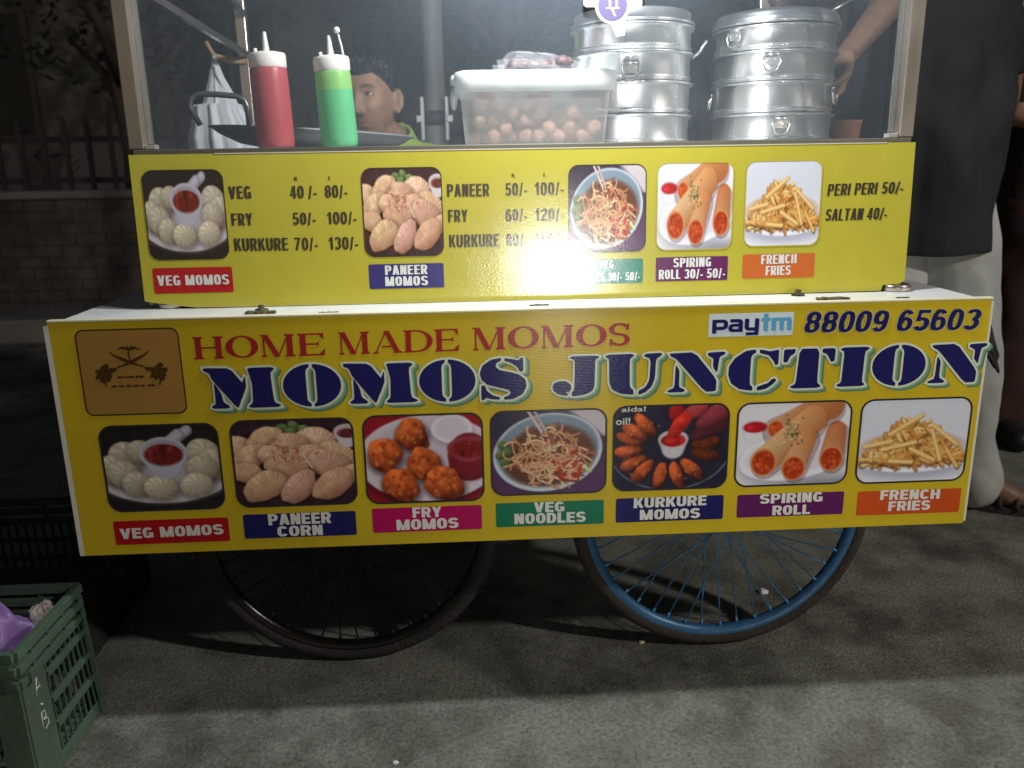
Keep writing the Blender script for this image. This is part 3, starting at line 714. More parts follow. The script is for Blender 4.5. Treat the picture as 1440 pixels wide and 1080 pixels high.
cart = thing('food_cart', 'white topped hand cart with a yellow printed momos board and spoked wheels', 'food cart', (0, .55, 0))
b = MB(); b.box(XL, XR, .006, 1.15, ZD-.035, ZD); deck = b.build('deck', M_deck, cart, bevel=.004)
# board: fluted sheet, slightly thicker than paper, folded lip at the top
b = MB(); b.box(XL-.002, XR+.002, 0, .0055, SB, ZD+.002); b.box(XL-.012, XL-.0025, 0, .03, SB, ZD-.004, 1)
b.box(XR+.0025, XR+.008, .002, .03, SB+.004, ZD-.002, 1)
board = b.build('sign_board', [M_yellow, M_white_edge], cart)
b = MB(); b.box(XL-.004, XR+.004, -.0015, .012, ZD+.0022, ZD+.0065); b.build('edge_strip', mat('cream_edge_strip', (.74, .70, .50), .4, var=.08, vscale=9), cart, bevel=.001)
# timber frame under the deck, legs at the back, axle
b = MB()
for y in (.12, 1.05): b.box(XL+.04, XR-.04, y, y+.06, ZD-.10, ZD-.036)
for x in (XL+.04, -.03, XR-.10): b.box(x, x+.06, .181, 1.049, ZD-.10, ZD-.036)
b.build('frame', M_wood, cart, bevel=.004)
for x in (-.55, .50): b = MB(); b.box(x-.02, x+.02, 1.0, 1.04, 0, ZD-.101); b.build('leg', M_iron2, cart, origin=(x, 1.02, 0))
WR = .353; WZ = WR
for x in (-.415, .452):
    b = MB(); b.bar((x, .15, WR), (x, 1.0, WR), .03, .03)
    b.bar((x, .30, WR), (x, .30, ZD-.10), .04, .02); b.bar((x, .12, WR), (x, .12, ZD-.10), .04, .02); b.build('axle', M_iron2, cart)
def wheel(x, rim_m, tyre_m, spoke_m, first):
    y = .205
    if first is not None:
        o = dup(first, (x-WORG[first.name][0], 0, 0), cart); return o
    rb = MB(); rr_ = WR-.031
    rb.lathe([(rr_+.004, -.014), (rr_-.004, -.0145), (rr_-.016, -.009), (rr_-.019, 0), (rr_-.016, .009), (rr_-.004, .0145), (rr_+.004, .014), (rr_-.002, .008), (rr_-.002, -.008), (rr_+.004, -.014)], (x, y, WR), 96, axis='y')
    rim = rb.build('wheel', rim_m, cart, origin=(x, y, WR), smooth_all=True)
    t = MB(); n = 14
    t.lathe([(rr_+.012+.018*math.cos(a), .019*math.sin(a)) for a in [2*math.pi*k/n for k in range(n+1)]], (x, y, WR), 96, axis='y'); t.build('tyre', tyre_m, rim, origin=(x, y, WR))
    h = MB(); h.lathe([(0, -.05), (.022, -.05), (.03, -.04), (.03, -.034), (.02, -.03), (.02, .03), (.03, .034), (.03, .04), (.022, .05), (0, .05)], (x, y, WR), 24, axis='y'); h.build('hub', spoke_m, rim, origin=(x, y, WR))
    for k in range(44):
        a = 2*math.pi*k/44+.03; sd = -1 if k % 2 else 1; tw = (.42 if (k//2) % 2 else -.42)
        s_ = MB(); s_.tube([(x+.028*math.cos(a+tw*2.2), y+sd*.036, WR+.028*math.sin(a+tw*2.2)), (x+(rr_-.014)*math.cos(a), y+sd*.003, WR+(rr_-.014)*math.sin(a))], .0019, 6)
        s_.tube([(x+(rr_-.030)*math.cos(a), y+sd*.0045, WR+(rr_-.030)*math.sin(a)), (x+(rr_-.013)*math.cos(a), y+sd*.003, WR+(rr_-.013)*math.sin(a))], .0034, 6)
        s_.build('spoke', spoke_m, rim, origin=(x, y, WR))
    return rim
M_blue = mat('blue_rim_paint', (.03, .115, .25), .38, .1, var=.25, vscale=10, bump=.12, bscale=50, dark=(.04, .05, .06), dscale=9, damt=.5)
M_bluespoke = mat('blue_spoke_paint', (.07, .21, .38), .45, .1, var=.3, vscale=30)
M_tyre = mat('dusty_tyre', (.036, .029, .025), .85, var=.35, vscale=9, bump=.5, bscale=120)
M_dkrim = mat('shaded_dark_rim', (.014, .012, .012), .25, .4, var=.3, vscale=8, bump=.1, bscale=40)  # dark rim and spokes, darkened further to stand in for shade under the cart
M_dksp = mat('shaded_dark_spoke', (.014, .014, .016), .5, .3)
M_tyre2 = mat('shaded_tyre', (.030, .026, .024), .8, var=.35, vscale=9, bump=.5, bscale=120)  # darker tyre copy, the shade on the left wheel put into its colour
w1 = wheel(.452, M_blue, M_tyre, M_bluespoke, None); tag(w1, 'blue painted spoked wheel')
w2 = wheel(-.415, M_dkrim, M_tyre2, M_dksp, None); tag(w2, 'dark spoked wheel with shade in its colours')
# bolts and worn patches on the deck
M_rust = mat('rusted_bolt', (.09, .07, .05), .75, .5, var=.5, vscale=90, bump=.4, bscale=300)
bo = None
for px, py in ((368, 437.5), (1122, 415.5)):
    q = atz(px, py, ZD)
    if bo is None:
        b = MB(); b.lathe([(0, .001), (.014, .001), (.013, .004), (.006, .006), (.006, .012), (.0, .013)], q, 16); bo = b.build('bolt', M_rust, cart, origin=q)
    else: dup(bo, tuple(np.array(q)-np.array(WORG[bo.name])), cart)
M_chip = mat('worn_timber_chip', (.11, .09, .045), .9, var=.5, vscale=60)
for x0, x1, y0 in ((344, 386, 443), (1152, 1196, 423.5), (745, 772, 430.5), (448, 476, 441), (1018, 1040, 428), (1262, 1280, 420)):
    a, c = atz(x0, y0, ZD), atz(x1, y0-(x1-x0)*.024, ZD); wd = .012 if x1-x0 > 35 else .004
    n = 14; w2 = .020 if x1-x0 > 35 else .008; hh = .0055 if x1-x0 > 35 else .002; y0_ = max(.016, a[1])
    lo_ = [(a[0]+(c[0]-a[0])*t/n, y0_+.004*rng.random(), ZD+.0006) for t in range(n+1)]; hi_ = [(a[0]+(c[0]-a[0])*t/n, y0_+w2*(.7+.3*rng.random()), ZD+.0006) for t in range(n, -1, -1)]
    b = MB(); b.prism(lo_+hi_, (0, 0, hh)); 
    for k_ in range(len(b.v)): b.v[k_] = (b.v[k_][0], b.v[k_][1], b.v[k_][2]-(rng.random()*hh*.5 if b.v[k_][2] > ZD+.002 else 0))
    b.build('worn_patch', M_chip, cart)

# ---- printed matter of the lower board
YB = 0.0
def food_picture(im, Y, tl, tr, br, bl, rad, pmat, ring_mat, parent, ring=.0028, extra=None, ring_mats=None):
    c = [at(*p, Y) for p in (tl, tr, br, bl)]
    x0 = (c[0][0]+c[3][0])/2; x1 = (c[1][0]+c[2][0])/2; z1 = (c[0][2]+c[1][2])/2; z0 = (c[2][2]+c[3][2])/2
    b = MB(); H, W_, _ = im.shape
    gx = np.linspace(x0, x1, W_+1); gz = np.linspace(z1, z0, H+1)
    xc = (gx[:-1]+gx[1:])/2; zc = (gz[:-1]+gz[1:])/2
    XX, ZZ = np.meshgrid(xc, zc)
    dx = np.maximum(np.abs(XX-(x0+x1)/2)-((x1-x0)/2-rad), 0); dz = np.maximum(np.abs(ZZ-(z0+z1)/2)-((z1-z0)/2-rad), 0)
    keep = np.hypot(dx, dz) <= rad+.0006
    vc = np.zeros((H+1, W_+1, 3)); cnt = np.zeros((H+1, W_+1, 1))
    for a in (0, 1):
        for q in (0, 1): vc[a:H+a, q:W_+q] += im; cnt[a:H+a, q:W_+q] += 1
    vc /= cnt
    GX, GZ = np.meshgrid(gx, gz)
    V = np.stack([GX.ravel(), np.full(GX.size, Y-.0005), GZ.ravel()], 1)
    n = W_+1
    F = [(i*n+j, (i+1)*n+j, (i+1)*n+j+1, i*n+j+1) for i in range(H) for j in range(W_) if keep[i, j]]
    b.add(V, F, 0, cols=[tuple(x) for x in vc.reshape(-1, 3)])
    o_ = rr(x0-.001, x1+.001, z0-.001, z1+.001, rad+.001, 8); i_ = rr(x0+ring, x1-ring, z0+ring, z1-ring, rad-ring, 8); m_ = len(o_)
    b.add([(p[0], Y-.001, p[1]) for p in o_+i_], [(k, (k+1) % m_, m_+(k+1) % m_, m_+k) for k in range(m_)], 1)
    mats = [pmat, ring_mat]
    if extra:
        sh = Sheet(Y); extra(sh); b.add(sh.mb.v, sh.mb.f, 2); mats.append(pr['white'])
    return b.build('food_picture', mats, parent)
IM = {f.__name__[4:]: f() for f in (pic_veg, pic_paneer, pic_fry, pic_noodles, pic_kurkure, pic_rolls, pic_fries)}
def bfont_mesh(txt, offset=0.0, shear=0.0, spacing=1.0):
    c = bpy.data.curves.new('tmp', 'FONT'); c.body = txt; c.offset = offset; c.shear = shear; c.space_character = spacing; c.resolution_u = 4
    o = bpy.data.objects.new('tmp', c); COL.objects.link(o); dg = bpy.context.evaluated_depsgraph_get()
    me = bpy.data.meshes.new_from_object(o.evaluated_get(dg)); COL.objects.unlink(o); bpy.data.objects.remove(o)
    V = [tuple(v.co[:2]) for v in me.vertices]; polys = [[V[i] for i in p.vertices] for p in me.polygons]
    bpy.data.meshes.remove(me); return polys
def fit_polys(polys):
    xs = [p[0] for q in polys for p in q]; x0, x1 = min(xs), max(xs)
    ys = [p[1] for q in polys for p in q]; y0, y1 = min(ys), max(ys)
    return [[((a-x0), (c-y0)/(y1-y0)) for a, c in q] for q in polys], x1-x0
def kurk_words(sh):
    for t, l, r_, h in (('aida!', (874, 579.5), (908, 578), 7), ('oil!', (866, 597.5), (886, 597), 10)):
        q, wd = fit_polys(bfont_mesh(t, .012)); sh.text(q, wd, l, r_, h, 0, 2)
for nm, q in (('veg', ((140, 599.5), (304, 594.5), (318.5, 713), (153, 721.5))), ('paneer', ((323, 591.5), (496, 587), (503, 707), (334, 714.5))), ('fry', ((509, 585.5), (678, 579.5), (681.5, 703), (517, 709))),
              ('noodles', ((689, 579.5), (852, 573), (853.5, 691), (692, 698))), ('kurkure', ((862, 572), (1025, 566), (1022.5, 685), (862, 691))),
              ('rolls', ((1037, 567), (1197, 562.5), (1191.5, 679), (1033, 685))), ('fries', ((1211, 562.5), (1365, 557.5), (1358, 674), (1203, 681)))):
    food_picture(IM[nm], YB, *q, .026, M_pic, pr['black_ink'], board, extra=kurk_words if nm == 'kurkure' else None)
def caption(Y, parent, plate, corners, lines, pmat, tmat, rad, cw, tv, th, gap):
    sh = Sheet(Y); sh.rrect(*corners, rad, 0, 1)
    for txt, l, r_, h in lines:
        q, wd = sans_line(txt, cw, tv, th, gap); sh.text(q, wd, (l[0], l[1]-1.1), (r_[0], r_[1]-1.1), h, 1, 2)
    return sh.mb.build('caption_plate', [pmat, tmat], parent)
WIDE = (.78, .29, .20, .10); NARROW = (.50, .20, .155, .085)
for plate, c, ls in (
    ('red', ((160, 734.5), (321, 726), (323.5, 760), (163, 767)), [('VEG MOMOS', (170, 759), (315, 752), 14.5)]),
    ('navy', ((341.5, 724.5), (500, 717.5), (502, 751), (345, 758.5)), [('PANEER', (378, 739.5), (466, 736), 15.5), ('CORN', (391, 755.5), (454.5, 753), 14.5)]),
    ('magenta', ((523, 716), (677, 709), (678.5, 743), (525, 750)), [('FRY', (580.5, 729), (621, 727.5), 14.5), ('MOMOS', (558, 746.5), (645, 743), 14.5)]),
    ('green', ((697, 708.5), (848.5, 702), (849.5, 735.5), (698, 742)), [('VEG', (751, 721.5), (793.5, 720), 14), ('NOODLES', (723.5, 738), (823.5, 734.5), 14.5)]),
    ('navy', ((866, 701), (1017, 696), (1017, 729.5), (866, 735)), [('KURKURE', (891, 715.5), (993, 711), 14), ('MOMOS', (899.5, 732), (984, 729), 14)]),
    ('violet', ((1036.5, 696), (1187, 691), (1185, 721), (1036, 729.5)), [('SPIRING', (1068, 709.5), (1156, 706), 13.5), ('ROLL', (1085.5, 725.5), (1138.5, 723.5), 13.5)]),
    ('orange', ((1206, 691.5), (1351, 686), (1349, 720), (1204, 724.5)), [('FRENCH', (1237, 704), (1320.5, 702), 13.5), ('FRIES', (1248, 719.5), (1307, 717.5), 13.5)])):
    caption(YB, board, plate, c, ls, pr[plate], pr['white'], .004, *WIDE)
# heading
for word, l, r_ in (('HOME', (273.5, 505.5), (457, 499.5)), ('MADE', (476.5, 498.9), (645, 493.4)), ('MOMOS', (664.5, 492.7), (886, 485.5))):
    sh = Sheet(YB); q, wd = serif_line(word); sh.text(q, wd, l, r_, 31.5, 0, 1); sh.mb.build('heading_word', [pr['crimson']], board)
# stencil name: outlines traced from the board, per letter (enlarged-photo pixels), with outline and green drop shade
def sp(pts, n=3):
    """soften a closed outline (Chaikin)"""
    for _ in range(1):
        o = []
        for i in range(len(pts)):
            a, c = pts[i], pts[(i+1) % len(pts)]
            if math.hypot(a[0]-c[0], a[1]-c[1]) > 14: o += [(a[0]*.88+c[0]*.12, a[1]*.88+c[1]*.12), (a[0]*.12+c[0]*.88, a[1]*.12+c[1]*.88)]
            else: o += [(a[0]*.5+c[0]*.5, a[1]*.5+c[1]*.5)]
        pts = o
    return pts
def ohalf(x0, x1, y0, y1):
    cx, cy, rx, ry = (x0+x1)/2, (y0+y1)/2, (x1-x0)/2, (y1-y0)/2; L_, R_ = [], []
    gl, gr = cx-rx*.07, cx+rx*.045
    for sgn, g_, out in ((-1, gl, L_), (1, gr, R_)):
        a0 = math.degrees(math.acos(max(-1, min(1, (g_-cx)/rx))))
        for i in range(33):
            a = R(a0+(360-2*a0)*i/32) if sgn < 0 else R(-a0+2*a0*i/32)
            out.append((cx+rx*math.cos(a), cy-ry*math.sin(a)))
        k = .13*rx if sgn < 0 else .11*rx
        inner = [(g_, cy+ry*.86), (g_+sgn*k*.8, cy+ry*.74), (g_+sgn*k, cy+ry*.6), (g_+sgn*k, cy-ry*.6), (g_+sgn*k*.8, cy-ry*.76), (g_, cy-ry*.88)]
        out += inner if sgn < 0 else [(x, 2*cy-y) for x, y in inner]
    return [L_, R_]
GL = {
 'M': [[(48, 378), (48, 370), (205, 370), (286, 474), (262, 546), (236, 607), (228, 607), (100, 445), (82, 400), (50, 388)],
       [(292, 413), (292, 480), (258, 560), (250, 520), (268, 462)],
       [(105, 455), (140, 520), (150, 572), (186, 598), (186, 611), (78, 613), (78, 602), (105, 582)],
       [(308, 367), (465, 361), (466, 373), (441, 395), (450, 570), (489, 588), (489, 600), (299, 607), (299, 596), (325, 574), (330, 460), (316, 400)]],
 'S': [[(530, 304), (470, 316), (422, 350), (404, 395), (415, 435), (450, 462), (520, 478), (572, 490), (586, 506), (574, 524), (546, 533), (546, 549), (600, 545), (655, 515), (680, 468), (672, 428), (635, 400), (580, 386), (522, 376), (499, 358), (500, 340), (512, 328), (530, 322)],
       [(552, 306), (600, 312), (635, 318), (645, 305), (661, 303), (661, 380), (641, 382), (625, 355), (590, 332), (552, 322)],
       [(412, 467), (432, 467), (445, 500), (480, 525), (522, 535), (522, 549), (470, 546), (440, 537), (425, 551), (411, 552)]],
 'J': [[(938, 294), (1108, 289), (1110, 299), (1086, 312), (1083, 470), (1070, 500), (1030, 522), (950, 534), (950, 512), (964, 492), (968, 325), (960, 312), (938, 306)],
       [(835, 480), (843, 455), (875, 443), (915, 443), (942, 462), (946, 488), (935, 505), (910, 508), (925, 520), (925, 532), (870, 522), (842, 502)]],
 'U': [[(386, 291), (552, 283), (552, 294), (527, 312), (530, 470), (553, 490), (553, 515), (480, 510), (430, 488), (411, 450), (408, 312), (386, 303)],
       [(610, 284), (714, 276), (714, 289), (680, 312), (676, 420), (656, 470), (622, 500), (583, 516), (583, 492), (622, 472), (645, 430), (650, 325), (640, 306), (610, 297)]],
 'N': [[(760, 276), (908, 267), (1043, 425), (1041, 494), (978, 498), (802, 306), (770, 292)],
       [(800, 340), (822, 372), (822, 470), (858, 488), (858, 500), (754, 504), (754, 494), (796, 474)],
       [(986, 269), (1090, 261), (1090, 275), (1055, 292), (1045, 385), (1020, 355), (1020, 302), (986, 285)]],
 'C': [[(1268, 252), (1210, 260), (1150, 300), (1115, 350), (1112, 400), (1130, 450), (1180, 485), (1258, 494), (1258, 472), (1240, 455), (1240, 300), (1250, 280), (1268, 270)],
       [(1290, 251), (1350, 262), (1385, 255), (1402, 251), (1402, 337), (1385, 342), (1375, 320), (1345, 285), (1290, 272)],
       [(1285, 494), (1340, 482), (1380, 452), (1397, 430), (1387, 421), (1372, 424), (1350, 448), (1285, 470)]],
 'T': [[(257, 293), (371, 289), (371, 490), (393, 508), (393, 520), (213, 526), (213, 515), (245, 498)],
       [(164, 297), (234, 294), (226, 320), (202, 335), (186, 372), (164, 372)], [(391, 290), (467, 287), (465, 362), (445, 367), (430, 340), (415, 320), (391, 314)]],
 'I': [[(498, 289), (665, 283), (665, 294), (640, 312), (636, 490), (652, 502), (652, 514), (488, 521), (488, 510), (515, 494), (520, 314), (498, 302)]],
}
GL['O'] = ohalf(512, 855, 347, 597)
name_mb = Sheet(YB)
def band(pts, off):
    """closed outline pushed outwards by off (x,z metres)"""
    n = len(pts); A_ = sum(pts[i][0]*pts[(i+1) % n][1]-pts[(i+1) % n][0]*pts[i][1] for i in range(n))
    if A_ < 0: pts = pts[::-1]
    out = []
    for i in range(n):
        a, p, c = pts[i-1], pts[i], pts[(i+1) % n]
        n1 = Vector((p[1]-a[1], a[0]-p[0])); n2 = Vector((c[1]-p[1], p[0]-c[0]))
        if n1.length < 1e-9: n1 = n2
        if n2.length < 1e-9: n2 = n1
        n1.normalize(); n2.normalize(); m = n1+n2
        if m.length < .3: m = n1
        m.normalize(); k = min(1.8, 1/max(.45, m.dot(n1)))
        out.append((p[0]+m.x*off*k, p[1]+m.y*off*k))
    return out
cnt = 0
for ch, x0, x1 in (('M', 291.5, 396), ('O', 401, 482), ('M', 486, 588), ('O', 591, 669.5), ('S', 675.6, 740.8), ('J', 777, 842), ('U', 850.5, 929), ('N', 938, 1017.5), ('C', 1022.6, 1091.5), ('T', 1098.8, 1170.3), ('I', 1175.5, 1217.5), ('O', 1223.6, 1297.5), ('N', 1303, 1381)):
    xs = [p[0] for q in GL[ch] for p in q]; cx = (min(xs)+max(xs))/2
    un = [[(x, y+(.033*(x-cx) if ch != 'O' else 0)) for x, y in q] for q in GL[ch]]
    ys = [p[1] for q in un for p in q]; gx0, gx1, gy0, gy1 = min(xs), max(xs), min(ys), max(ys)
    xm = (x0+x1)/2; ov = 1.2 if ch in 'OSCU' else 0
    base = 573.6-.0356*(xm-340)+ov; top = 516-.0327*(xm-340)-ov
    zb, zt = at(xm, base, YB)[2], at(xm, top, YB)[2]; xa, xb = at(x0, base, YB)[0], at(x1, base, YB)[0]
    for q in un:
        q = q if ch == 'O' else sp(q)
        pts = [(xa+(p[0]-gx0)/(gx1-gx0)*(xb-xa), zb+(gy1-p[1])/(gy1-gy0)*(zt-zb)) for p in q]
        cnt += 1; e = (cnt % 20)*.000009
        for k in range(7):       # stepped drop shade, pale rim to green
            dx, dz = .0086*(1-k/7)+.0006, -.0070*(1-k/7)
            name_mb.mb.poly([(p[0]+dx, YB-.0004-k*.00008-e*.3, p[1]+dz) for p in band(pts, .0036)], (3, 3, 0, 0, 0, 4, 4)[k])
        name_mb.mb.poly([(p[0], YB-.0013-e, p[1]) for p in band(pts, .0042)], 1)
        name_mb.mb.poly([(p[0], YB-.0017-e, p[1]) for p in band(pts, .0002)], 2)
M_shade2 = P('print_green_shade_edge', (.07, .20, .12), True)
name_mb.mb.build('stencil_name', [pr['teal_shade'], pr['cream_line'], pr['navy'], M_shade2, P('print_green_shade_pale', (.38, .52, .38), True)], board)
# phone number with pale halo
sh = Sheet(YB); q, wd = sans_line('88009 65603', .60, .20, .155, .075)
for dx, dy in ((-1.6, 0), (1.6, 0), (0, -1.6), (0, 1.6), (1.2, 1.2), (-1.2, -1.2)): sh.text(q, wd, (1129+dx, 468.2+dy), (1378+dx, 463.5+dy), 29.5, 0, 1, .17)
sh.text(q, wd, (1129, 468.2), (1378, 463.5), 29.5, 1, 2, .17); sh.mb.build('phone_number', [pr['lime'], pr['navy']], board)
# payment logo
sh = Sheet(YB); sh.rrect((996, 443), (1115.5, 437), (1116, 470), (996.5, 475), .001, 0, 1)
tv, th = .30, .26; LP = []
def lo(pieces, dx): LP.append([[(dx+a, c) for a, c in q] for q in pieces])
bar_ = lambda x0, x1, y0, y1: [(x0, y0), (x1, y0), (x1, y1), (x0, y1)]
p_ = [bar_(0, .30, -.05, 1)]+ribbon([(.28, .87)]+sup(.62, .60, .33, .27, 90, -90, 16, 3)+[(.28, .33)], .30, .26)
p_[0] = bar_(0, .30, -.05, 1)
a_ = ribbon([(.12, .87), (.5, .87)]+sup(.58, .66, .27, .21, 90, 0, 8, 3)+[(.85, .0)], .30, .26)+ribbon([(.85, .13), (.45, .13)]+sup(.42, .33, .27, .20, 270, 90, 10, 3)+[(.85, .53)], .30, .24)
y_ = [bar_(.70, 1.0, -.05, 1)]+ribbon([(.15, 1.0), (.15, .55)]+sup(.42, .42, .27, .22, 180, 270, 8, 3)+[(.72, .20)], .30, .26)+[bar_(.10, .98, -.28, -.04)]
t_ = [bar_(.18, .48, 0, 1.32), bar_(0, .66, .76, 1.0)]
m_ = [bar_(0, .30, 0, 1), bar_(.56, .84, 0, .86), bar_(1.08, 1.38, 0, .86), bar_(.28, 1.30, .74, 1.0)]
x = 0
navy_l, cyan_l = [], []
for pc, wd_, dest in ((p_, 1.12, navy_l), (a_, 1.12, navy_l), (y_, 1.14, navy_l), (t_, .74, cyan_l), (m_, 1.38, cyan_l)):
    dest += [[(x+a, c) for a, c in q] for q in pc]; x += wd_
sh.text(navy_l, x, (1001, 468.2), (1112.5, 464.2), 18.5, 1, 2); sh.text(cyan_l, x, (1001, 468.2), (1112.5, 464.2), 18.5, 2, 2)
sh.mb.build('payment_logo', [pr['pale_blue'], pr['navy'], pr['cyan']], board)
# tan emblem panel: crossed sabres, palm tree, two roses, two lines of script
sh = Sheet(YB); x0, x1, z0, z1 = sh.rrect((104, 464), (249.5, 460), (265, 580), (122, 586.5), .016, 1, 1)
sh.mb.poly([(p[0], YB-.0010, p[1]) for p in rr(x0+.0028, x1-.0028, z0+.0028, z1-.0028, .0135)], 0)
def ink(pts): sh.k += 1; sh.mb.poly([(p[0], YB-.0015-(sh.k % 50)*.000006, p[1]) for p in pts], 1)
def e2(u, v): return (x0+(x1-x0)*u, z1-(z1-z0)*v)
def stroke(us, ws):
    q = [e2(*u) for u in us]; n = len(q); L_, R_ = [], []
    for i in range(n):
        a, c = q[max(i-1, 0)], q[min(i+1, n-1)]; d = Vector((c[0]-a[0], c[1]-a[1])).normalized(); w_ = ws[i] if hasattr(ws, '__len__') else ws
        L_.append((q[i][0]-d.y*w_, q[i][1]+d.x*w_)); R_.append((q[i][0]+d.y*w_, q[i][1]-d.x*w_))
    for i in range(n-1): ink([L_[i], R_[i], R_[i+1], L_[i+1]])
for m in (1, -1):
    f = lambda u: .5+(u-.5)*m
    stroke([(f(.31+.0*t), .26) if t == 0 else (f(.31+.36*t), .26+.20*t**.75) for t in [k/10 for k in range(11)]], [.0008+.0024*math.sin(math.pi*min(1, k/8)) for k in range(11)])
    stroke([(f(.60), .415), (f(.68), .49)], .0012); stroke([(f(.66), .455), (f(.73), .462)], .0022); stroke([(f(.66), .435), (f(.645), .485)], .0012)
    c0 = (.5-.265*m, .505)
    for k in range(13):
        a = k*2.399; r_ = .010*math.sqrt(k+.3)*.42; cx, cz = e2(*c0); cx += r_*math.cos(a); cz += r_*math.sin(a); s_ = .0042+.001*(k % 3)
        ink([(cx+s_*math.cos(a+j*.785), cz+s_*(.75+.25*((k+j) % 2))*math.sin(a+j*.785)) for j in range(8)])
    stroke([(c0[0]-.01*m, .56), (c0[0]+.005*m, .66)], .0011); stroke([(c0[0]+.0, .60), (c0[0]-.055*m, .59)], [.0036, .0004])
stroke([(.505, .36), (.495, .30), (.50, .235)], .0013)
for a in (-160, -140, -100, -60, -25, 5, -10, 190):
    stroke([(.50, .235), (.50+.075*math.cos(R(a)), .225+.03*math.sin(R(a))), (.50+.12*math.cos(R(a)), .240+.02*math.sin(R(a)))], [.0022, .0016, .0003])
for row, (u0, u1, v) in enumerate(((.36, .64, .55), (.29, .71, .655))):
    u = u0
    while u < u1-.02:
        wd = rng.uniform(.035, .075)
        sub_u = u
        while sub_u < min(u+wd, u1):
            hh = rng.uniform(.010, .018); stroke([(sub_u, v+hh), (sub_u+.004, v-hh*.7)], .0009); stroke([(sub_u, v-hh*.2), (sub_u+.011, v+hh*.5)], .0008); sub_u += .013
        u += wd+.022
sh.mb.build('emblem_panel', [pr['tan'], pr['brown_ink']], board)

# ------------------------------------------------------------------ display counter standing on the deck
YU = 0.153; ZT = 1.172
tl, tr = at(180.2, 217, YU), at(1287, 201, YU); bl, br = at(207, 424, YU), at(1268.3, 398, YU)
UX0, UX1 = (tl[0]+bl[0])/2, (tr[0]+br[0])/2; UZ1 = (tl[2]+tr[2])/2; UZ0 = at(700, 421.5, YU)[2]
ctr = thing('display_counter', 'yellow fronted snack counter with price list and square steel posts standing on the cart', 'counter', (0, .6, ZD))
M_steel = mat('brushed_steel', (.50, .49, .47), .28, .9, var=.12, vscale=5, stretch=(1, 1, .15), bump=.06, bscale=90, rvar=.1)
M_alu = mat('aluminium_rail', (.16, .15, .12), .5, .6, var=.2, vscale=9, stretch=(.2, 1, 1))
M_foil = mat('steel_post', (.40, .355, .31), .32, .8, var=.25, vscale=8, stretch=(1, 1, .3), rvar=.12, dark=(.16, .10, .06), dscale=7, damt=.5)
pts = [(UX0, YU, UZ0+.016), (UX0+.012, YU, UZ0+.013), (UX0+.10, YU, UZ0+.001), (UX0+.2, YU, UZ0), (0, YU, UZ0-.001), (UX1-.050, YU, UZ0+.001), (UX1-.046, YU, UZ0+.013), (UX1-.01, YU, UZ0+.015), (UX1, YU, UZ0+.022), (UX1, YU, UZ1), (UX0, YU, UZ1)]
b = MB(); b.prism([(p[0], p[1]+.0002, p[2]) for p in pts], (0, .004, 0), 0); panel = b.build('front_panel', [M_yellow2], ctr, origin=(0, YU, UZ1)); panel.rotation_euler = (R(-2.5), 0, 0)   # leans back a little
b = MB(); b.box(UX0+.003, UX0+.010, YU+.0045, 1.10, UZ0+.006, UZ1-.006); b.box(UX1-.010, UX1-.003, YU+.0045, 1.10, UZ0+.006, UZ1-.006); b.box(UX0+.011, UX1-.011, 1.09, 1.097, UZ0+.006, UZ1-.006)
b.build('side_panel', mat('grey_sheet', (.30, .31, .31), .5, .3, var=.1), ctr)
b = MB(); b.box(UX0+.005, UX1-.005, .178, 1.10, UZ1-.004, ZT-.001); b.build('counter_top', M_steel, ctr)
b = MB(); b.box(UX0+.008, UX1-.008, YU+.002, .177, UZ1-.003, ZT+.0005); b.build('front_rail', M_alu, ctr, bevel=.002)
b = MB(); b.box(at(300, 211, YU-.001)[0], UX1-.06, YU-.0008, YU+.0012, UZ1-.001, UZ1+.001); b.build('rail_lip', mat('pale_lip', (.55, .52, .40), .5), ctr)
post0 = None
for x, y in ((-.760, .170), (.779, .170), (-.760, 1.07), (.779, 1.07)):
    if post0 is None:
        b = MB(); b.box(x-.015, x+.015, y-.013, y+.017, ZT+.001, 2.25); post0 = b.build('post', M_foil, ctr, origin=(x, y, ZT), bevel=.0025)
    else: dup(post0, (x-WORG[post0.name][0], y-WORG[post0.name][1], 0), ctr)
for x, s_ in ((-.760, 1), (.779, -1)):      # flange and foot clip beside each front post
    b = MB(); b.box(x+s_*.0155, x+s_*.026, .181, .186, ZT+.012, 2.24); b.build('flange', M_steel, ctr, origin=(x, .18, ZT))
    b = MB(); b.box(x+s_*.016, x+s_*.036, .160, .182, ZT+.001, ZT+.010); b.build('corner_clip', mat('bright_clip', (.72, .70, .66), .3, .8), ctr, bevel=.0015)
a, c = at(214, 0, .19), at(331, 77, 1.05)
b = MB(); b.bar((-.747, .19, a[2]+.03), (-.747, 1.05, c[2]), .012, .016); b.build('side_bar', M_steel, ctr)
a2, c2 = at(303, 0, .8), at(327, 15, 1.05)
b = MB(); b.bar((-.747, .19, c2[2]+.115), (-.747, 1.05, c2[2]-.01), .012, .016); b.build('side_bar', M_steel, ctr)
b = MB(); b.bar((.765, .19, 1.75), (.765, 1.05, 1.70), .012, .016); b.build('side_bar', M_steel, ctr)

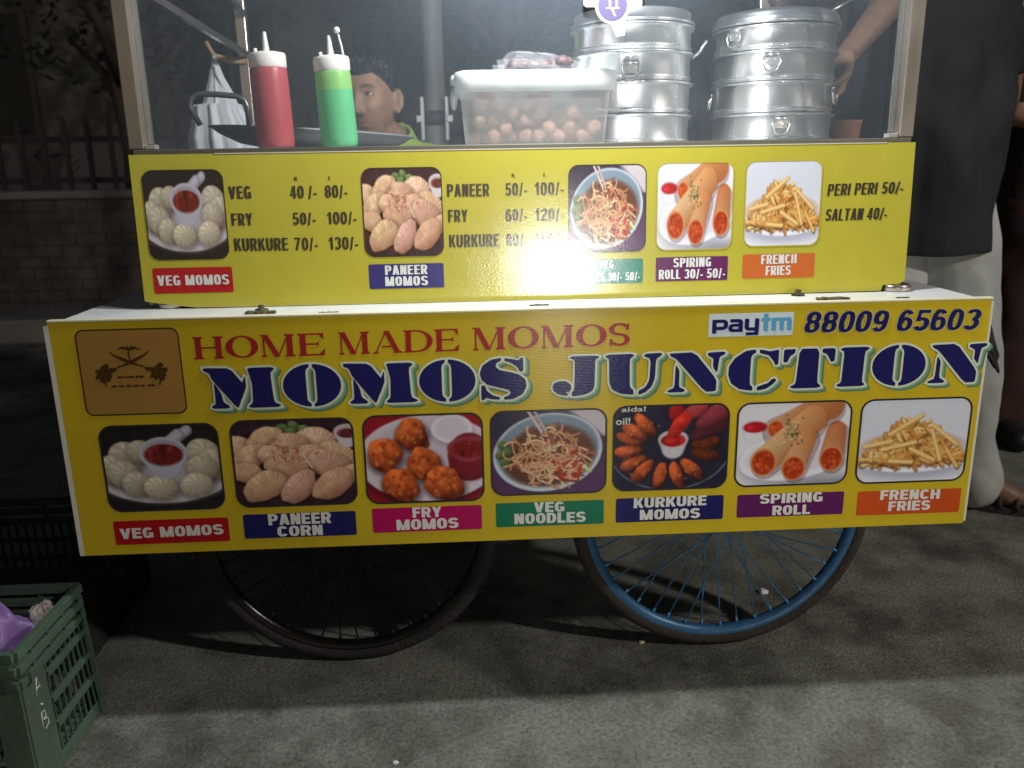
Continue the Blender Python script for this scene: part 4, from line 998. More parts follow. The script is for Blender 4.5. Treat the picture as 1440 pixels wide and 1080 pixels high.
hk = at(322, 82, 1.03)
b = MB(); b.tube([(-.752, 1.055, hk[2]-.004), (hk[0]-.005, 1.03, hk[2]-.004), (hk[0]-.035, 1.0, hk[2]+.005), (hk[0]-.048, .985, hk[2]+.04)], [.011, .009, .007, .006], 10); b.build('hook', mat('wooden_peg', (.32, .20, .11), .7, var=.3, vscale=30), ctr)
ft = None
for x, y in ((UX0+.045, YU+.02), (UX1-.012, YU+.005), (UX0+.045, 1.04), (UX1-.012, 1.04)):
    if ft is None:
        b = MB(); b.lathe([(0, 0), (.030, 0), (.032, .002), (.032, .012), (.0305, .0135), (0, .0135)], (x, y, ZD+.0005), 32); ft = b.build('foot', mat('steel_foot', (.55, .50, .44), .25, .9, var=.2, vscale=40, rvar=.1), ctr, origin=(x, y, ZD))
    else: dup(ft, (x-WORG[ft.name][0], y-WORG[ft.name][1], 0), ctr)

# dusty glass pane between the front posts
def dusty_glass():
    m = bpy.data.materials.new('dusty_glass'); m.use_nodes = True; nt = m.node_tree; N = nt.nodes; L = nt.links
    for n in list(N):
        if n.type != 'OUTPUT_MATERIAL': N.remove(n)
    out = [n for n in N if n.type == 'OUTPUT_MATERIAL'][0]
    tr_ = N.new('ShaderNodeBsdfTransparent'); tr_.inputs[0].default_value = (.97, .98, .98, 1)
    df = N.new('ShaderNodeBsdfDiffuse'); df.inputs[0].default_value = (.62, .74, .86, 1)
    tl_ = N.new('ShaderNodeBsdfTranslucent'); tl_.inputs[0].default_value = (.62, .74, .86, 1)
    ad = N.new('ShaderNodeMixShader'); ad.inputs[0].default_value = .35; L.new(df.outputs[0], ad.inputs[1]); L.new(tl_.outputs[0], ad.inputs[2])
    tc = N.new('ShaderNodeTexCoord'); n = N.new('ShaderNodeTexNoise'); n.inputs['Scale'].default_value = 3.2; n.inputs['Detail'].default_value = 6; L.new(tc.outputs['Object'], n.inputs['Vector'])
    mr = N.new('ShaderNodeMapRange'); mr.inputs[1].default_value = .25; mr.inputs[2].default_value = .75; mr.inputs[3].default_value = GLASS[0]; mr.inputs[4].default_value = GLASS[1]; L.new(n.outputs['Fac'], mr.inputs[0])
    mx = N.new('ShaderNodeMixShader'); L.new(mr.outputs[0], mx.inputs[0]); L.new(tr_.outputs[0], mx.inputs[1]); L.new(ad.outputs[0], mx.inputs[2])
    L.new(mx.outputs[0], out.inputs[0]); return m
GLASS = (.066, .118)
b = MB(); b.add([(-.744, .1795, ZT+.001), (.763, .1795, ZT+.001), (.763, .1795, 2.2), (-.744, .1795, 2.2)], [(0, 1, 2, 3)]); b.build('glass_pane', dusty_glass(), ctr)

# ---- printed matter of the price panel
Yp = YU
for nm, q in (('veg', ((200, 240), (313, 238.5), (324, 362), (214, 366))), ('paneer', ((508, 236), (620, 236), (624.5, 358), (515, 361))), ('noodles', ((799, 232.5), (909, 231), (905.5, 352), (800, 354.5))),
              ('rolls', ((925, 229.5), (1031, 228), (1027, 349.5), (921, 351.5))), ('fries', ((1050, 227), (1156, 225.5), (1148.5, 343.5), (1043, 347)))):
    food_picture(IM[nm], Yp, *q, .020, M_pic2, pr['v_charcoal'] if nm in ('veg', 'paneer', 'noodles') else M_yellow2, panel, ring=.0010)
CN = (.46, .185, .135, .075)
for plate, c, ls in (
    ('v_red', ((217, 377), (328, 374), (331, 409), (221, 412.5)), [('VEG MOMOS', (225, 402), (325, 400), 14)]),
    ('v_navy', ((519, 371.5), (624, 369), (625, 403), (521, 405.5)), [('PANEER', (542.5, 387), (601.5, 385.5), 13), ('MOMOS', (543, 402.5), (602.5, 401), 13)]),
    ('v_teal', ((804, 366), (903, 362), (902, 396), (805, 399)), [('VEG', (842, 378.5), (861.5, 377.5), 11.5), ('NOODLES 30/- 50/-', (805, 396.5), (898, 394), 11.5)]),
    ('v_violet', ((921, 362.5), (1022, 358.5), (1020, 392), (920, 395.5)), [('SPIRING', (945, 376.5), (997.5, 375), 13), ('ROLL 30/- 50/-', (924.5, 393), (1017, 390.5), 13)]),
    ('v_orange', ((1043, 358), (1143, 355), (1141, 388), (1040.5, 391.5)), [('FRENCH', (1067.5, 372), (1117, 370.5), 13), ('FRIES', (1073.5, 387.5), (1108.5, 386.5), 13)])):
    caption(Yp, panel, plate, c, ls, pr[plate], pr['v_white'], .003, *CN)
def prices(rows, sl=0.0):
    for txt, l, r_, h in rows:
        sh = Sheet(Yp); q, wd = sans_line(txt, .44, .165, .125, .075); sh.text(q, wd, l, r_, h, 0, 1, sl)
        sh.mb.build('menu_item' if txt[0].isalpha() else 'price', [pr['v_charcoal']], panel)
prices([('VEG', (323, 279.5), (354.5, 279), 17.5), ('40', (409, 279), (428.5, 278.5), 17.5), ('/-', (434.5, 278.5), (446.5, 278.5), 17.5), ('80/-', (458, 278), (489.5, 277.5), 17.5),
        ('FRY', (327.5, 317), (357, 316.5), 17), ('50/-', (413, 316), (445.5, 315.5), 17), ('100/-', (461.5, 315), (502.5, 314.5), 17),
        ('KURKURE', (332, 352.5), (407, 351.5), 17.5), ('70/-', (416, 351.5), (448.5, 351), 17.5), ('130/-', (464, 350.5), (505, 350), 17.5),
        ('H.', (414.5, 254), (420, 254), 5.5), ('F.', (462.5, 253.5), (467, 253.5), 5.5)])
prices([('PANEER', (629, 276.5), (688, 275.5), 17.5), ('50/-', (710.5, 275), (741, 274.5), 17.5), ('100/-', (752, 274), (792.5, 273.5), 17.5),
        ('FRY', (630.5, 312), (658, 311.5), 17), ('60/-', (711, 311), (741, 310.5), 17), ('120/-', (752.5, 310), (792.5, 309.5), 17),
        ('KURKURE', (632, 347.5), (702, 346), 17.5), ('80/-', (711.5, 346), (741.5, 345.5), 17.5), ('150/-', (752.5, 345), (792.5, 344.5), 17.5),
        ('H.', (719.5, 249.5), (725, 249.5), 5.5), ('F.', (764, 249), (768.5, 249), 5.5)])
prices([('PERI PERI 50/-', (1161.5, 275.5), (1269, 271.5), 16.5), ('SALTAN 40/-', (1158, 310.5), (1245.5, 308), 16.5)], .10)

# payment placard stuck to the glass (hangs upside down, only its lower end in view)
b = MB(); yp = .1665; z0p = at(862, 12, yp)[2]
q = [at(*p, yp) for p in ((820.5, -34), (903.5, -34), (903.5, 7), (900, 10), (824, 10), (820.5, 7))]
b.prism([(p[0], yp, p[2]) for p in q], (0, .003, 0), 0)
def disc(cx, cy, rpx, y, m, n=40):
    c_ = at(cx, cy, y); r_ = at(cx+rpx, cy, y)[0]-c_[0]
    b.poly([(c_[0]+r_*math.cos(2*math.pi*k/n), y, c_[2]+r_*math.sin(2*math.pi*k/n)) for k in range(n)], m)
disc(861.5, 7, 25, yp-.0008, 0); disc(861.5, 7, 20.3, yp-.0013, 1)
def pxpoly(ps, m, y): b.poly([tuple(at(*p, y)) for p in ps], m)
for k, ps in enumerate((((856, -3), (859.5, -3), (859.5, 11), (856, 11)), ((865.5, -3), (869, -3), (869, 11), (865.5, 11)), ((856, -4), (869, -4), (869, -1), (856, -1)), ((852, 10), (871.5, 10), (871.5, 13), (852, 13)), ((859, 13), (863, 13), (867, 23), (863.5, 23)))):
    pxpoly(ps, 2, yp-.0018-k*.00002)
M_acr = mat('clear_tag', (.75, .75, .76), .3, alpha=.35)
pxpoly(((857, 30), (880, 27), (879, 50), (866, 52)), 3, yp-.0004)
o = b.build('payment_placard', [mat('placard_white', (.30, .29, .30), .5), mat('placard_purple', (.10, .08, .17), .5), mat('placard_lilac', (.26, .24, .32), .5), M_acr])
tag(o, 'white placard with a purple disc stuck on the glass before the left steamers', 'placard')

# ------------------------------------------------------------------ things on the counter
def plastic(name, c, tr_=.3, rough=.35, op=.0):
    """translucent squeeze plastic"""
    m = mat(name, c, rough, spec=.5, var=.06, vscale=20); nt = m.node_tree; N = nt.nodes; L = nt.links; p = N['Principled BSDF']; out = [n for n in N if n.type == 'OUTPUT_MATERIAL'][0]
    t = N.new('ShaderNodeBsdfTranslucent'); t.inputs[0].default_value = (*c, 1); mx = N.new('ShaderNodeMixShader'); mx.inputs[0].default_value = tr_; L.new(p.outputs[0], mx.inputs[1]); L.new(t.outputs[0], mx.inputs[2]); last = mx
    if op:
        q = N.new('ShaderNodeBsdfTransparent'); m2 = N.new('ShaderNodeMixShader'); m2.inputs[0].default_value = op; L.new(mx.outputs[0], m2.inputs[1]); L.new(q.outputs[0], m2.inputs[2]); last = m2
    L.new(last.outputs[0], out.inputs[0]); return m
M_cap = plastic('white_squeeze_cap', (.80, .74, .70), .25)
def squeeze_bottle(label, x, y, r, h, body_m, tint_m, lean, level, tether):
    t = thing('squeeze_bottle', label, 'sauce bottle', (x, y, ZT), 'squeeze bottles on the counter')
    b = MB(); prof = [(0, .0), (r*.86, 0), (r*.98, .006), (r*1.02, .02), (r*1.02, h*.45), (r, h*.8), (r*.985, h-.008), (r*.93, h), (0, h)]
    if level: prof = prof[:5]+[(r*1.01, level)]
    b.lathe(prof, (x, y, ZT), 48, 0)
    if level: b.lathe([(r*1.01, level), (r, h*.85), (r*.985, h-.008), (r*.93, h), (0, h)], (x, y, ZT), 48, 1)
    rd = random.Random(int(1000*abs(x))); ph = [rd.uniform(0, 6.28) for _ in range(4)]
    for k_, p in enumerate(b.v):
        a_ = math.atan2(p[1]-y, p[0]-x); zz = (p[2]-ZT)/h; e_ = 1+.018*math.sin(2*a_+ph[0]+3*zz)*math.sin(math.pi*min(1, max(0, zz)))+.012*math.sin(3*a_+ph[1]-5*zz)*math.sin(math.pi*min(1, max(0, zz)))
        b.v[k_] = (x+(p[0]-x)*e_, y+(p[1]-y)*e_, p[2])
    b.build('body', [body_m, tint_m], t, smooth_all=True)
    c = MB(); c.lathe([(r*.94, h-.004), (r*1.0, h), (r*1.0, h+.020), (r*.96, h+.0245), (r*.55, h+.028), (r*.16, h+.030), (.0065, h+.033), (.0035, h+.064), (.0028, h+.066), (0, h+.066)], (x, y, ZT), 48)
    c.lathe([(0, h+.034), (.0035, h+.034), (.004, h+.024)], (x-r*.5, y-.012, ZT), 12); cp = c.build('cap', M_cap, t)
    if tether:
        c = MB(); c.tube([(x+r*.72, y-.005, ZT+h+.022), (x+r*.66, y-.006, ZT+h+.045), (x+r*.55, y-.006, ZT+h+.066)], [.0026, .0022, .002], 8); c.sphere((x+r*.50, y-.006, ZT+h+.074), .0066, 14); c.build('stopper', M_cap, t)
    t.rotation_euler = (0, R(lean), 0); return t
squeeze_bottle('squeeze bottle of red sauce with a pale nozzle cap', -.508, .245, .0375, .160, plastic('red_sauce', (.46, .075, .085), .35), M_cap, -1.5, 0, False)
squeeze_bottle('squeeze bottle of bright green chutney with a stopper on a strap', -.377, .245, .0365, .152, plastic('green_chutney', (.15, .58, .27), .45), plastic('green_film', (.30, .60, .17), .45), -2.5, .113, True)

# wide iron pan with loop handles
wok = thing('frying_pan', 'wide shallow dark iron pan with a loop handle behind the sauce bottles', 'pan', (-.47, .60, ZT))
M_wok = mat('sooty_iron', (.24, .23, .225), .55, .35, var=.35, vscale=7, bump=.25, bscale=40, rvar=.15)
b = MB(); wc = (-.495, .60, ZT)
b.lathe([(0, .002), (.12, .002), (.175, .010), (.222, .030), (.240, .043), (.247, .043), (.243, .047), (.235, .045), (.217, .034), (.165, .013), (0, .008)], wc, 72); b.build('bowl', M_wok, wok); wok.rotation_euler = (0, R(3.6), 0)
for s_ in (-1, 1):
    cx, cy = -.47+s_*.22, .60-s_*.0-.155 if s_ < 0 else .60
    if s_ < 0: p3 = [at(281, 186, .40), at(264, 160, .39), at(266, 148, .39), at(276, 142, .39), at(300, 141, .38), at(328, 141.5, .375), at(340, 146, .375), at(345, 156, .375), at(349, 183, .38)]
    else: p3 = [(-.53, .83, ZT+.045), (-.53, .86, ZT+.06), (-.47, .88, ZT+.062), (-.41, .86, ZT+.06), (-.41, .83, ZT+.045)]
    b = MB(); b.tube(p3, .0062, 10); b.build('handle', mat('worn_handle', (.16, .15, .145), .4, .7, var=.3, vscale=20) if s_ < 0 else M_wok, wok)

# steamer trays
def steel_pot(nm, c, r_=.22): return mat(nm, c, r_, .95, var=.08, vscale=6, stretch=(1, 1, .1), rvar=.07, bump=.04, bscale=70)
M_pot = steel_pot('spun_aluminium', (.80, .80, .80), .29); M_hand = mat('aluminium_handle', (.55, .54, .52), .3, .9, bump=.1, bscale=80)
def loop_handle(b, c, r, z, az, w_=.034, h=.028):
    """riveted plate with a drop loop, on a pot of radius r at azimuth az (radians)"""
    f = lambda du, out, zz: (c[0]+(r+out)*math.cos(az)-du*math.sin(az), c[1]+(r+out)*math.sin(az)+du*math.cos(az), zz)
    n = 6; V = []; 
    for i in range(n+1):
        du = -w_*.42+w_*.84*i/n; dep = -(r-math.sqrt(max(0, r*r-du*du)))
        V += [f(du, dep+.0035, z+.011), f(du, dep+.0045, z-.010)]
    b.add(V, [(2*i, 2*i+1, 2*i+3, 2*i+2) for i in range(n)], 0, True)
    b.tube([f(-w_*.42, .004, z+.010), f(w_*.42, .004, z+.010)], .0032, 8)
    b.tube([f(-w_*.5, .004, z+.008), f(-w_*.54, .007, z-.006), f(-w_*.36, .009, z-h*.72), f(0, .010, z-h*.9), f(w_*.36, .009, z-h*.72), f(w_*.54, .007, z-.006), f(w_*.5, .004, z+.008)], .0022, 8)
    for du in (-.006, .006): b.sphere(f(du, .004, z-.001), .0022, 8)
ORD = ('bottom', 'second from bottom', 'third from bottom', 'top')
def stack(c, r, zs, who, handles, lid):
    grp = 'steamer trays of the %s stack' % who
    for i in range(len(zs)-1):
        z0, z1 = zs[i], zs[i+1]; h = z1-z0
        lab = {0: 'bottom tray of the %s steamer stack', 1: 'steamer tray second from the bottom in the %s stack', 2: 'steamer tray third from the bottom in the %s stack', 3: 'topmost tray of the %s steamer stack under its lid'}[i] % who
        t = thing('steamer_tray', 'round aluminium '+lab, 'steamer tray', (c[0], c[1], z0), grp)
        b = MB(); b.lathe([(0, .001), (r-.008, .001), (r-.006, .004), (r-.005, h-.010), (r+.0005, h-.008), (r+.0025, h-.005), (r+.0025, h-.0035), (r, h-.0015), (r-.008, h-.0005), (r-.012, h-.0005), (r-.012, .010), (0, .010)], (c[0], c[1], z0), 96)
        b.lathe([(r-.006, .0045), (r-.0025, .006), (r-.0025, .009), (r-.006, .011)], (c[0], c[1], z0), 96)
        b.build('pan', M_pot, t)
        for az, dz in handles.get(i, []):
            b = MB(); loop_handle(b, c, r-.004, z0+h*.55+dz, R(az)); b.build('handle', M_hand, t)
    z = zs[-1]; t = thing('steamer_cover', 'round aluminium lid on top of the %s steamer stack' % who, 'lid', (c[0], c[1], z))
    b = MB(); b.lathe(lid(r), (c[0], c[1], z), 96); b.build('cover', M_pot, t)
    return t, z
cA, cB = (.262, .425), (.592, .43)
stack(cA, .136, [ZT, 1.236, 1.304, 1.366, 1.421], 'left', {2: [(-101, -.012)], 3: [], 1: [], 0: []}, lambda r: [(r-.001, .001), (r+.002, .003), (r+.002, .006), (r-.007, .008), (r-.007, .026), (r-.010, .029), (0, .035)])
ob = [x for x in COL.objects if x.name.startswith('steamer_tray')][3]
b = MB(); b.tube([(cA[0]+.125, cA[1]-.055, 1.352), (cA[0]+.140, cA[1]-.065, 1.366), (cA[0]+.152, cA[1]-.07, 1.388)], .0032, 8); b.build('handle', M_hand, ob)
lt, lz = stack(cB, .137, [ZT, 1.234, 1.300, 1.364, 1.416], 'right', {3: [(-148, .004)], 2: [(-111, .006)], 1: [(-36, .004), (-190, 0)], 0: [(-100, .004)]},
      lambda r: [(r-.001, .001), (r+.003, .002), (r+.0035, .006), (r, .008), (r+.001, .012), (r-.002, .015), (r-.003, .022), (r-.010, .030), (r-.05, .038), (.02, .042), (0, .042)])
b = MB(); b.lathe([(0, .040), (.012, .040), (.012, .050), (.026, .056), (.028, .066), (.02, .074), (0, .076)], (cB[0], cB[1]-.02, lz), 24); b.build('knob', mat('dark_bakelite', (.035, .02, .018), .35), lt)
b = MB(); b.tube([at(1166, 17, .40), at(1190, 4, .45), at(1230, -18, .52)], [.003, .0035, .0035], 8)
tag(b.build('steel_rod', M_hand), 'thin steel rod resting on the rim of the right steamer lid', 'rod')

# translucent tub with brown balls
def rbox(z, hx, hy, rad, c, n=6): return [(c[0]+p[0], c[1]+p[1], z) for p in rr(-hx, hx, -hy, hy, rad, n)]
tc_ = (.031, .345); tub = thing('plastic_tub', 'translucent white plastic tub with a clip lid, half full of brown balls', 'tub', (tc_[0], tc_[1], ZT))
def loft(b, rings, cap0=True, cap1=True, mat_=0):
    n = len(rings[0]); V = [p for r_ in rings for p in r_]
    F = [(i*n+k, i*n+(k+1) % n, (i+1)*n+(k+1) % n, (i+1)*n+k) for i in range(len(rings)-1) for k in range(n)]
    if cap0: F.append(tuple(range(n-1, -1, -1)))
    if cap1: F.append(tuple(range((len(rings)-1)*n, len(rings)*n)))
    b.add(V, F, mat_, True)
M_tub = plastic('milky_tub', (.92, .90, .87), .6, .3, .55); M_lid = plastic('white_lid', (.84, .85, .84), .25, .35)
b = MB(); loft(b, [rbox(ZT+.001, .146, .090, .03, tc_), rbox(ZT+.004, .149, .093, .032, tc_), rbox(ZT+.105, .158, .101, .032, tc_), rbox(ZT+.112, .163, .105, .034, tc_), rbox(ZT+.116, .163, .105, .034, tc_)], True, False); b.build('tub_body', M_tub, tub)
b = MB(); loft(b, [rbox(ZT+.1065, .1655, .107, .034, tc_), rbox(ZT+.1075, .168, .110, .036, tc_), rbox(ZT+.135, .170, .112, .036, tc_), rbox(ZT+.146, .168, .110, .034, tc_), rbox(ZT+.149, .160, .102, .03, tc_), rbox(ZT+.145, .150, .092, .03, tc_)], False, True); ld = b.build('lid', M_lid, tub)
b = MB()
for s_ in (-1, 1): b.sphere((tc_[0]+s_*.172, tc_[1], ZT+.100), .016, 16, 0, (.55, 2.4, 1.5)); b.sphere((tc_[0]+s_*.171, tc_[1], ZT+.138), .012, 16, 0, (.7, 2.2, 1.0))
b.build('clip', M_lid, tub)
M_ball = mat('fried_brown', (.36, .20, .125), .6, var=.4, vscale=25, bump=.5, bscale=60, dark=(.17, .085, .05), dscale=30)
ball = None; pos = []
rb = random.Random(11)
for lay in range(6):
    for k in range(150):
        hx, hy = .130, .078
        x, y = rb.uniform(-hx, hx), rb.uniform(-hy, hy); z = ZT+.018+lay*.0165
        lim = .100 - .026*(x > .03) + .010*math.sin(x*40)
        if z-ZT > lim: continue
        if all((x-p[0])**2+(y-p[1])**2+(z-p[2])**2 > .0265**2 for p in pos): pos.append((x, y, z))
pos.sort(key=lambda p: p[1]); pos = pos[:110]
for x, y, z in pos:
    p3 = (tc_[0]+x, tc_[1]+y, z)
    if ball is None:
        b = MB(); b.sphere(p3, .0145, 20); ball = b.build('fried_ball', M_ball, origin=p3)
        for v in ball.data.vertices: v.co *= 1+.06*math.sin(v.co.x*300+1)+.05*math.sin(v.co.z*260)+.04*math.cos(v.co.y*330)
        tag(ball, 'brown fried ball in the heap inside the translucent tub', 'fried ball', 'brown balls in the tub'); q0 = p3
    else:
        o = dup(ball, (p3[0]-q0[0], p3[1]-q0[1], p3[2]-q0[2])); o.rotation_euler = (rb.uniform(0, 6), rb.uniform(0, 6), rb.uniform(0, 6)); k = rb.uniform(.85, 1.1); o.scale = (k, k, k)

# crumpled clear bag with brown pieces on the lid
def film(nm, op, c=(.8, .8, .82)):
    m = mat(nm, c, .18, spec=.6, bump=.25, bscale=30); nt = m.node_tree; N = nt.nodes; L = nt.links; p = N['Principled BSDF']; out = [n for n in N if n.type == 'OUTPUT_MATERIAL'][0]
    q = N.new('ShaderNodeBsdfTransparent'); m2 = N.new('ShaderNodeMixShader'); m2.inputs[0].default_value = op; L.new(p.outputs[0], m2.inputs[1]); L.new(q.outputs[0], m2.inputs[2]); L.new(m2.outputs[0], out.inputs[0]); return m
rf = random.Random(5)
def crumple(c, sx, sy, sz, n=44, m_=22, seed=1, k=.16):
    rs = np.random.RandomState(seed); dirs = rs.normal(size=(26, 3)); dirs /= np.linalg.norm(dirs, axis=1)[:, None]; off = rs.uniform(.74, 1.0, 26)
    V = []
    for i in range(m_+1):
        t = math.pi*i/m_
        for j in range(n):
            a = 2*math.pi*j/n; d = np.array((math.sin(t)*math.cos(a), math.sin(t)*math.sin(a), math.cos(t)))
            dots = dirs@d; r_ = min([o/x for o, x in zip(off, dots) if x > .2] or [1.0]); r_ = min(r_, 1.15)*(1+k*.25*math.sin(9*a+5*t)*math.sin(4*t))
            V.append((c[0]+sx*r_*d[0], c[1]+sy*r_*d[1], c[2]+sz*r_*max(-.35, d[2])))
    F = [(i*n+j, (i+1)*n+j, (i+1)*n+(j+1) % n, i*n+(j+1) % n) for i in range(m_) for j in range(n)]
    return V, F
zb = ZT+.149
bagc = thing('plastic_bag', 'crumpled clear plastic bag of brown pieces lying on the tub lid', 'plastic bag', (.03, .34, zb))
b = MB(); b.add(*crumple((.040, .335, zb+.013), .085, .06, .032, seed=4, k=.3), 0, False)
for q in ((-.052, -.04, .018, -20), (-.060, .0, .012, 10), (.10, .01, .02, 30)):
    x, y = .03+q[0], .335+q[1]
    b.add([(x, y, zb+.004), (x-.022, y-.008, zb+.006), (x-.026, y-.004, zb+.006+q[2]), (x-.006, y+.006, zb+.008+q[2]*1.1), (x+.02, y+.01, zb+.02)], [(0, 1, 2, 3), (0, 3, 4)])
b.build('film', film('clear_film', .80, (.6, .58, .6)), bagc)
b = MB()
for k in range(34): b.add(*crumple((.045+rf.uniform(-.058, .06), .325+rf.uniform(-.04, .03), zb+.011+rf.uniform(0, .010)), .018, .014, .012, 10, 6, k), 0, True)
b.build('brown_pieces', mat('brown_pieces', (.13, .06, .055), .5, var=.4, vscale=40), bagc)

# white carrier bag hanging on the peg
ht = (hk[0]-.036, 1.0, hk[2]+.002)
cb = thing('carrier_bag', 'thin white carrier bag hanging from the peg on the back left post', 'carrier bag', (ht[0], 1.0, 1.20))
b = MB(); n = 72; V = []; prof = [(0, .002, .0), (-.02, .010, 0), (-.06, .022, .0), (-.10, .038, .0), (-.128, .046, -.002), (-.132, .064, -.012), (-.15, .066, -.012), (-.18, .076, -.010), (-.22, .088, -.010), (-.27, .090, -.008), (-.31, .070, -.006), (-.33, .03, -.006)]
for i, (dz, r_, ox) in enumerate(prof):
    for j in range(n):
        a = 2*math.pi*j/n; k = 1+min(.30, .05+i*.022)*(.6*math.sin(11*a+.4*i*.3)+.4*math.sin(19*a+1))*(1 if i < 10 else .4)
        V.append((ht[0]+ox-dz*.06+r_*k*math.cos(a), ht[1]+.65*r_*k*math.sin(a), ht[2]+dz))
b.add(V, [(i*n+j, (i+1)*n+j, (i+1)*n+(j+1) % n, i*n+(j+1) % n) for i in range(len(prof)-1) for j in range(n)], 0, True)
b.build('sack', plastic('white_film', (.80, .82, .86), .35, .4), cb)
b = MB()
for s_ in (-1, 1): b.tube([(ht[0]+s_*.004, 1.0-.02*s_, ht[2]-.03), (ht[0]+s_*.002, 1.0, ht[2]+.008), (ht[0]+.012, 1.0+.02*s_, ht[2]-.05), (ht[0]+.045, 1.0+.01*s_, ht[2]-.13)], [.006, .004, .006, .004], 8)
b.build('handle', plastic('white_film_handle', (.80, .82, .86), .35, .4), cb)
# terracotta cup
cp_ = at(1188, 190, .62)
b = MB(); b.lathe([(0, .001), (.030, .001), (.034, .005), (.038, .05), (.040, .056), (.037, .057), (.033, .048), (.029, .008), (0, .007)], (cp_[0], .62, ZT), 36)
tag(b.build('clay_cup', mat('terracotta', (.24, .11, .075), .8, var=.2, vscale=20, bump=.2)), 'small brown clay cup behind the right steamer stack', 'cup')

# looped dark cord at the right end of the deck, foil of the cart
M_cord = mat('black_cord', (.02, .02, .022), .5, bump=.3, bscale=200)
pA = [at(x, y, .12) for x, y in ((1382, 436), (1388, 450), (1391, 470), (1394, 492), (1400, 512), (1404, 522), (1399, 512), (1389, 496), (1385, 470), (1384, 446))]
b = MB(); b.tube([(XR+.010, .10, ZD-.02)]+[tuple(p) for p in pA]+[(XR+.010, .14, ZD-.02)], .005, 8)
pB = [at(x, y, .16) for x, y in ((1385, 440), (1392, 462), (1396, 480), (1402, 500), (1398, 515), (1390, 500), (1386, 470))]
b.tube([(XR+.011, .15, ZD-.02)]+[tuple(p) for p in pB]+[(XR+.011, .17, ZD-.02)], .005, 8)
tag(b.build('cord', M_cord), 'looped black cord hanging from the right end of the cart deck', 'cord')

# ------------------------------------------------------------------ crates at the left
M_crate = mat('dusty_green_crate', (.075, .125, .085), .55, var=.25, vscale=7, bump=.25, bscale=60, dark=(.07, .065, .055), dscale=4, damt=.6)
def crate(name_label, x0, x1, y0, y1, h, mtl, taper=-.012, detail=True):
    t = thing('plastic_crate', name_label, 'crate', ((x0+x1)/2, (y0+y1)/2, 0), 'plastic crates left of the cart')
    def X0(z): return x0+taper*(1-z/h)
    def X1(z): return x1-taper*(1-z/h)
    def Y0(z): return y0+taper*(1-z/h)
    def Y1(z): return y1-taper*(1-z/h)
    def wall(P0, P1, out, nm, pw=.12):
        """lattice wall from corner function P0(z) to P1(z)"""
        b = MB(); th = .005
        def bar(u0, u1, z0, z1, d=0.0, tk=th):
            c = []
            for z in (z0, z1):
                for u in (u0, u1):
                    p = np.array(P0(z))*(1-u)+np.array(P1(z))*u
                    c.append((p[0]+out[0]*d, p[1]+out[1]*d, z))
            q = [(a_[0]-out[0]*tk, a_[1]-out[1]*tk, a_[2]) for a_ in c]
            b.add(c+q, [(0, 1, 3, 2), (5, 4, 6, 7), (0, 4, 5, 1), (2, 3, 7, 6), (0, 2, 6, 4), (1, 5, 7, 3)])
        bar(0, 1, h-.018, h, .008, .014); bar(0, .98, h-.046, h-.030, .007, .012); bar(0, .98, h-.074, h-.058, .006, .012)
        bar(0, 1, 0, .03, .001)
        for z in (.085, .14, .195): bar(pw+.02, .96, z, z+.012, .006, .010)
        n = max(6, int(np.linalg.norm(np.array(P1(h))-np.array(P0(h)))/.028))
        for k in range(n): u = pw+.05+(.91-pw)*k/(n-1); bar(u-.006, u+.006, .03, h-.074)
        for k in range(4): u = .2+.24*k; bar(u-.01, u+.01, h-.074, h-.018, .004)
        bar(0, pw, .03, h-.074, .004); bar(.965, 1, .03, h-.018, .002)
        b.build(nm, mtl, t, bevel=.001)
    wall(lambda z: (X1(z), Y0(z)), lambda z: (X1(z), Y1(z)), (1, 0), 'side_wall', .30)
    wall(lambda z: (X0(z), Y0(z)), lambda z: (X0(z), Y1(z)), (-1, 0), 'side_wall')
    wall(lambda z: (X1(z), Y0(z)), lambda z: (X0(z), Y0(z)), (0, -1), 'end_wall')
    wall(lambda z: (X1(z), Y1(z)), lambda z: (X0(z), Y1(z)), (0, 1), 'end_wall')
    b = MB(); b.box(X0(0)+.006, X1(0)-.006, Y0(0)+.006, Y1(0)-.006, .004, .010); b.build('crate_floor', mtl, t)
    # rounded corner posts
    for cx, cy, a0 in ((X1, Y0, -90), (X1, Y1, 0), (X0, Y1, 90), (X0, Y0, 180)):
        b = MB(); V = []; n = 8
        for z in (0, h*.3, h*.74, h*.742, h):
            e = .0 if z < h*.741 else .004
            sx = -1 if cx is X1 else 1; sy = -1 if cy is Y1 else 1
            for k in range(n+1):
                a = R(a0+90*k/n); V.append((cx(z)+sx*.028+(.031+e)*math.cos(a), cy(z)+sy*.028+(.031+e)*math.sin(a), z))
        b.add(V, [(i*(n+1)+k, i*(n+1)+k+1, (i+1)*(n+1)+k+1, (i+1)*(n+1)+k) for i in range(4) for k in range(n)], 0, True)
        b.build('corner_post', mtl, t)
    return t
gc = crate('dusty green plastic crate marked A B with a purple bag inside', -1.365, -.955, -.20, .055, .30, M_crate)
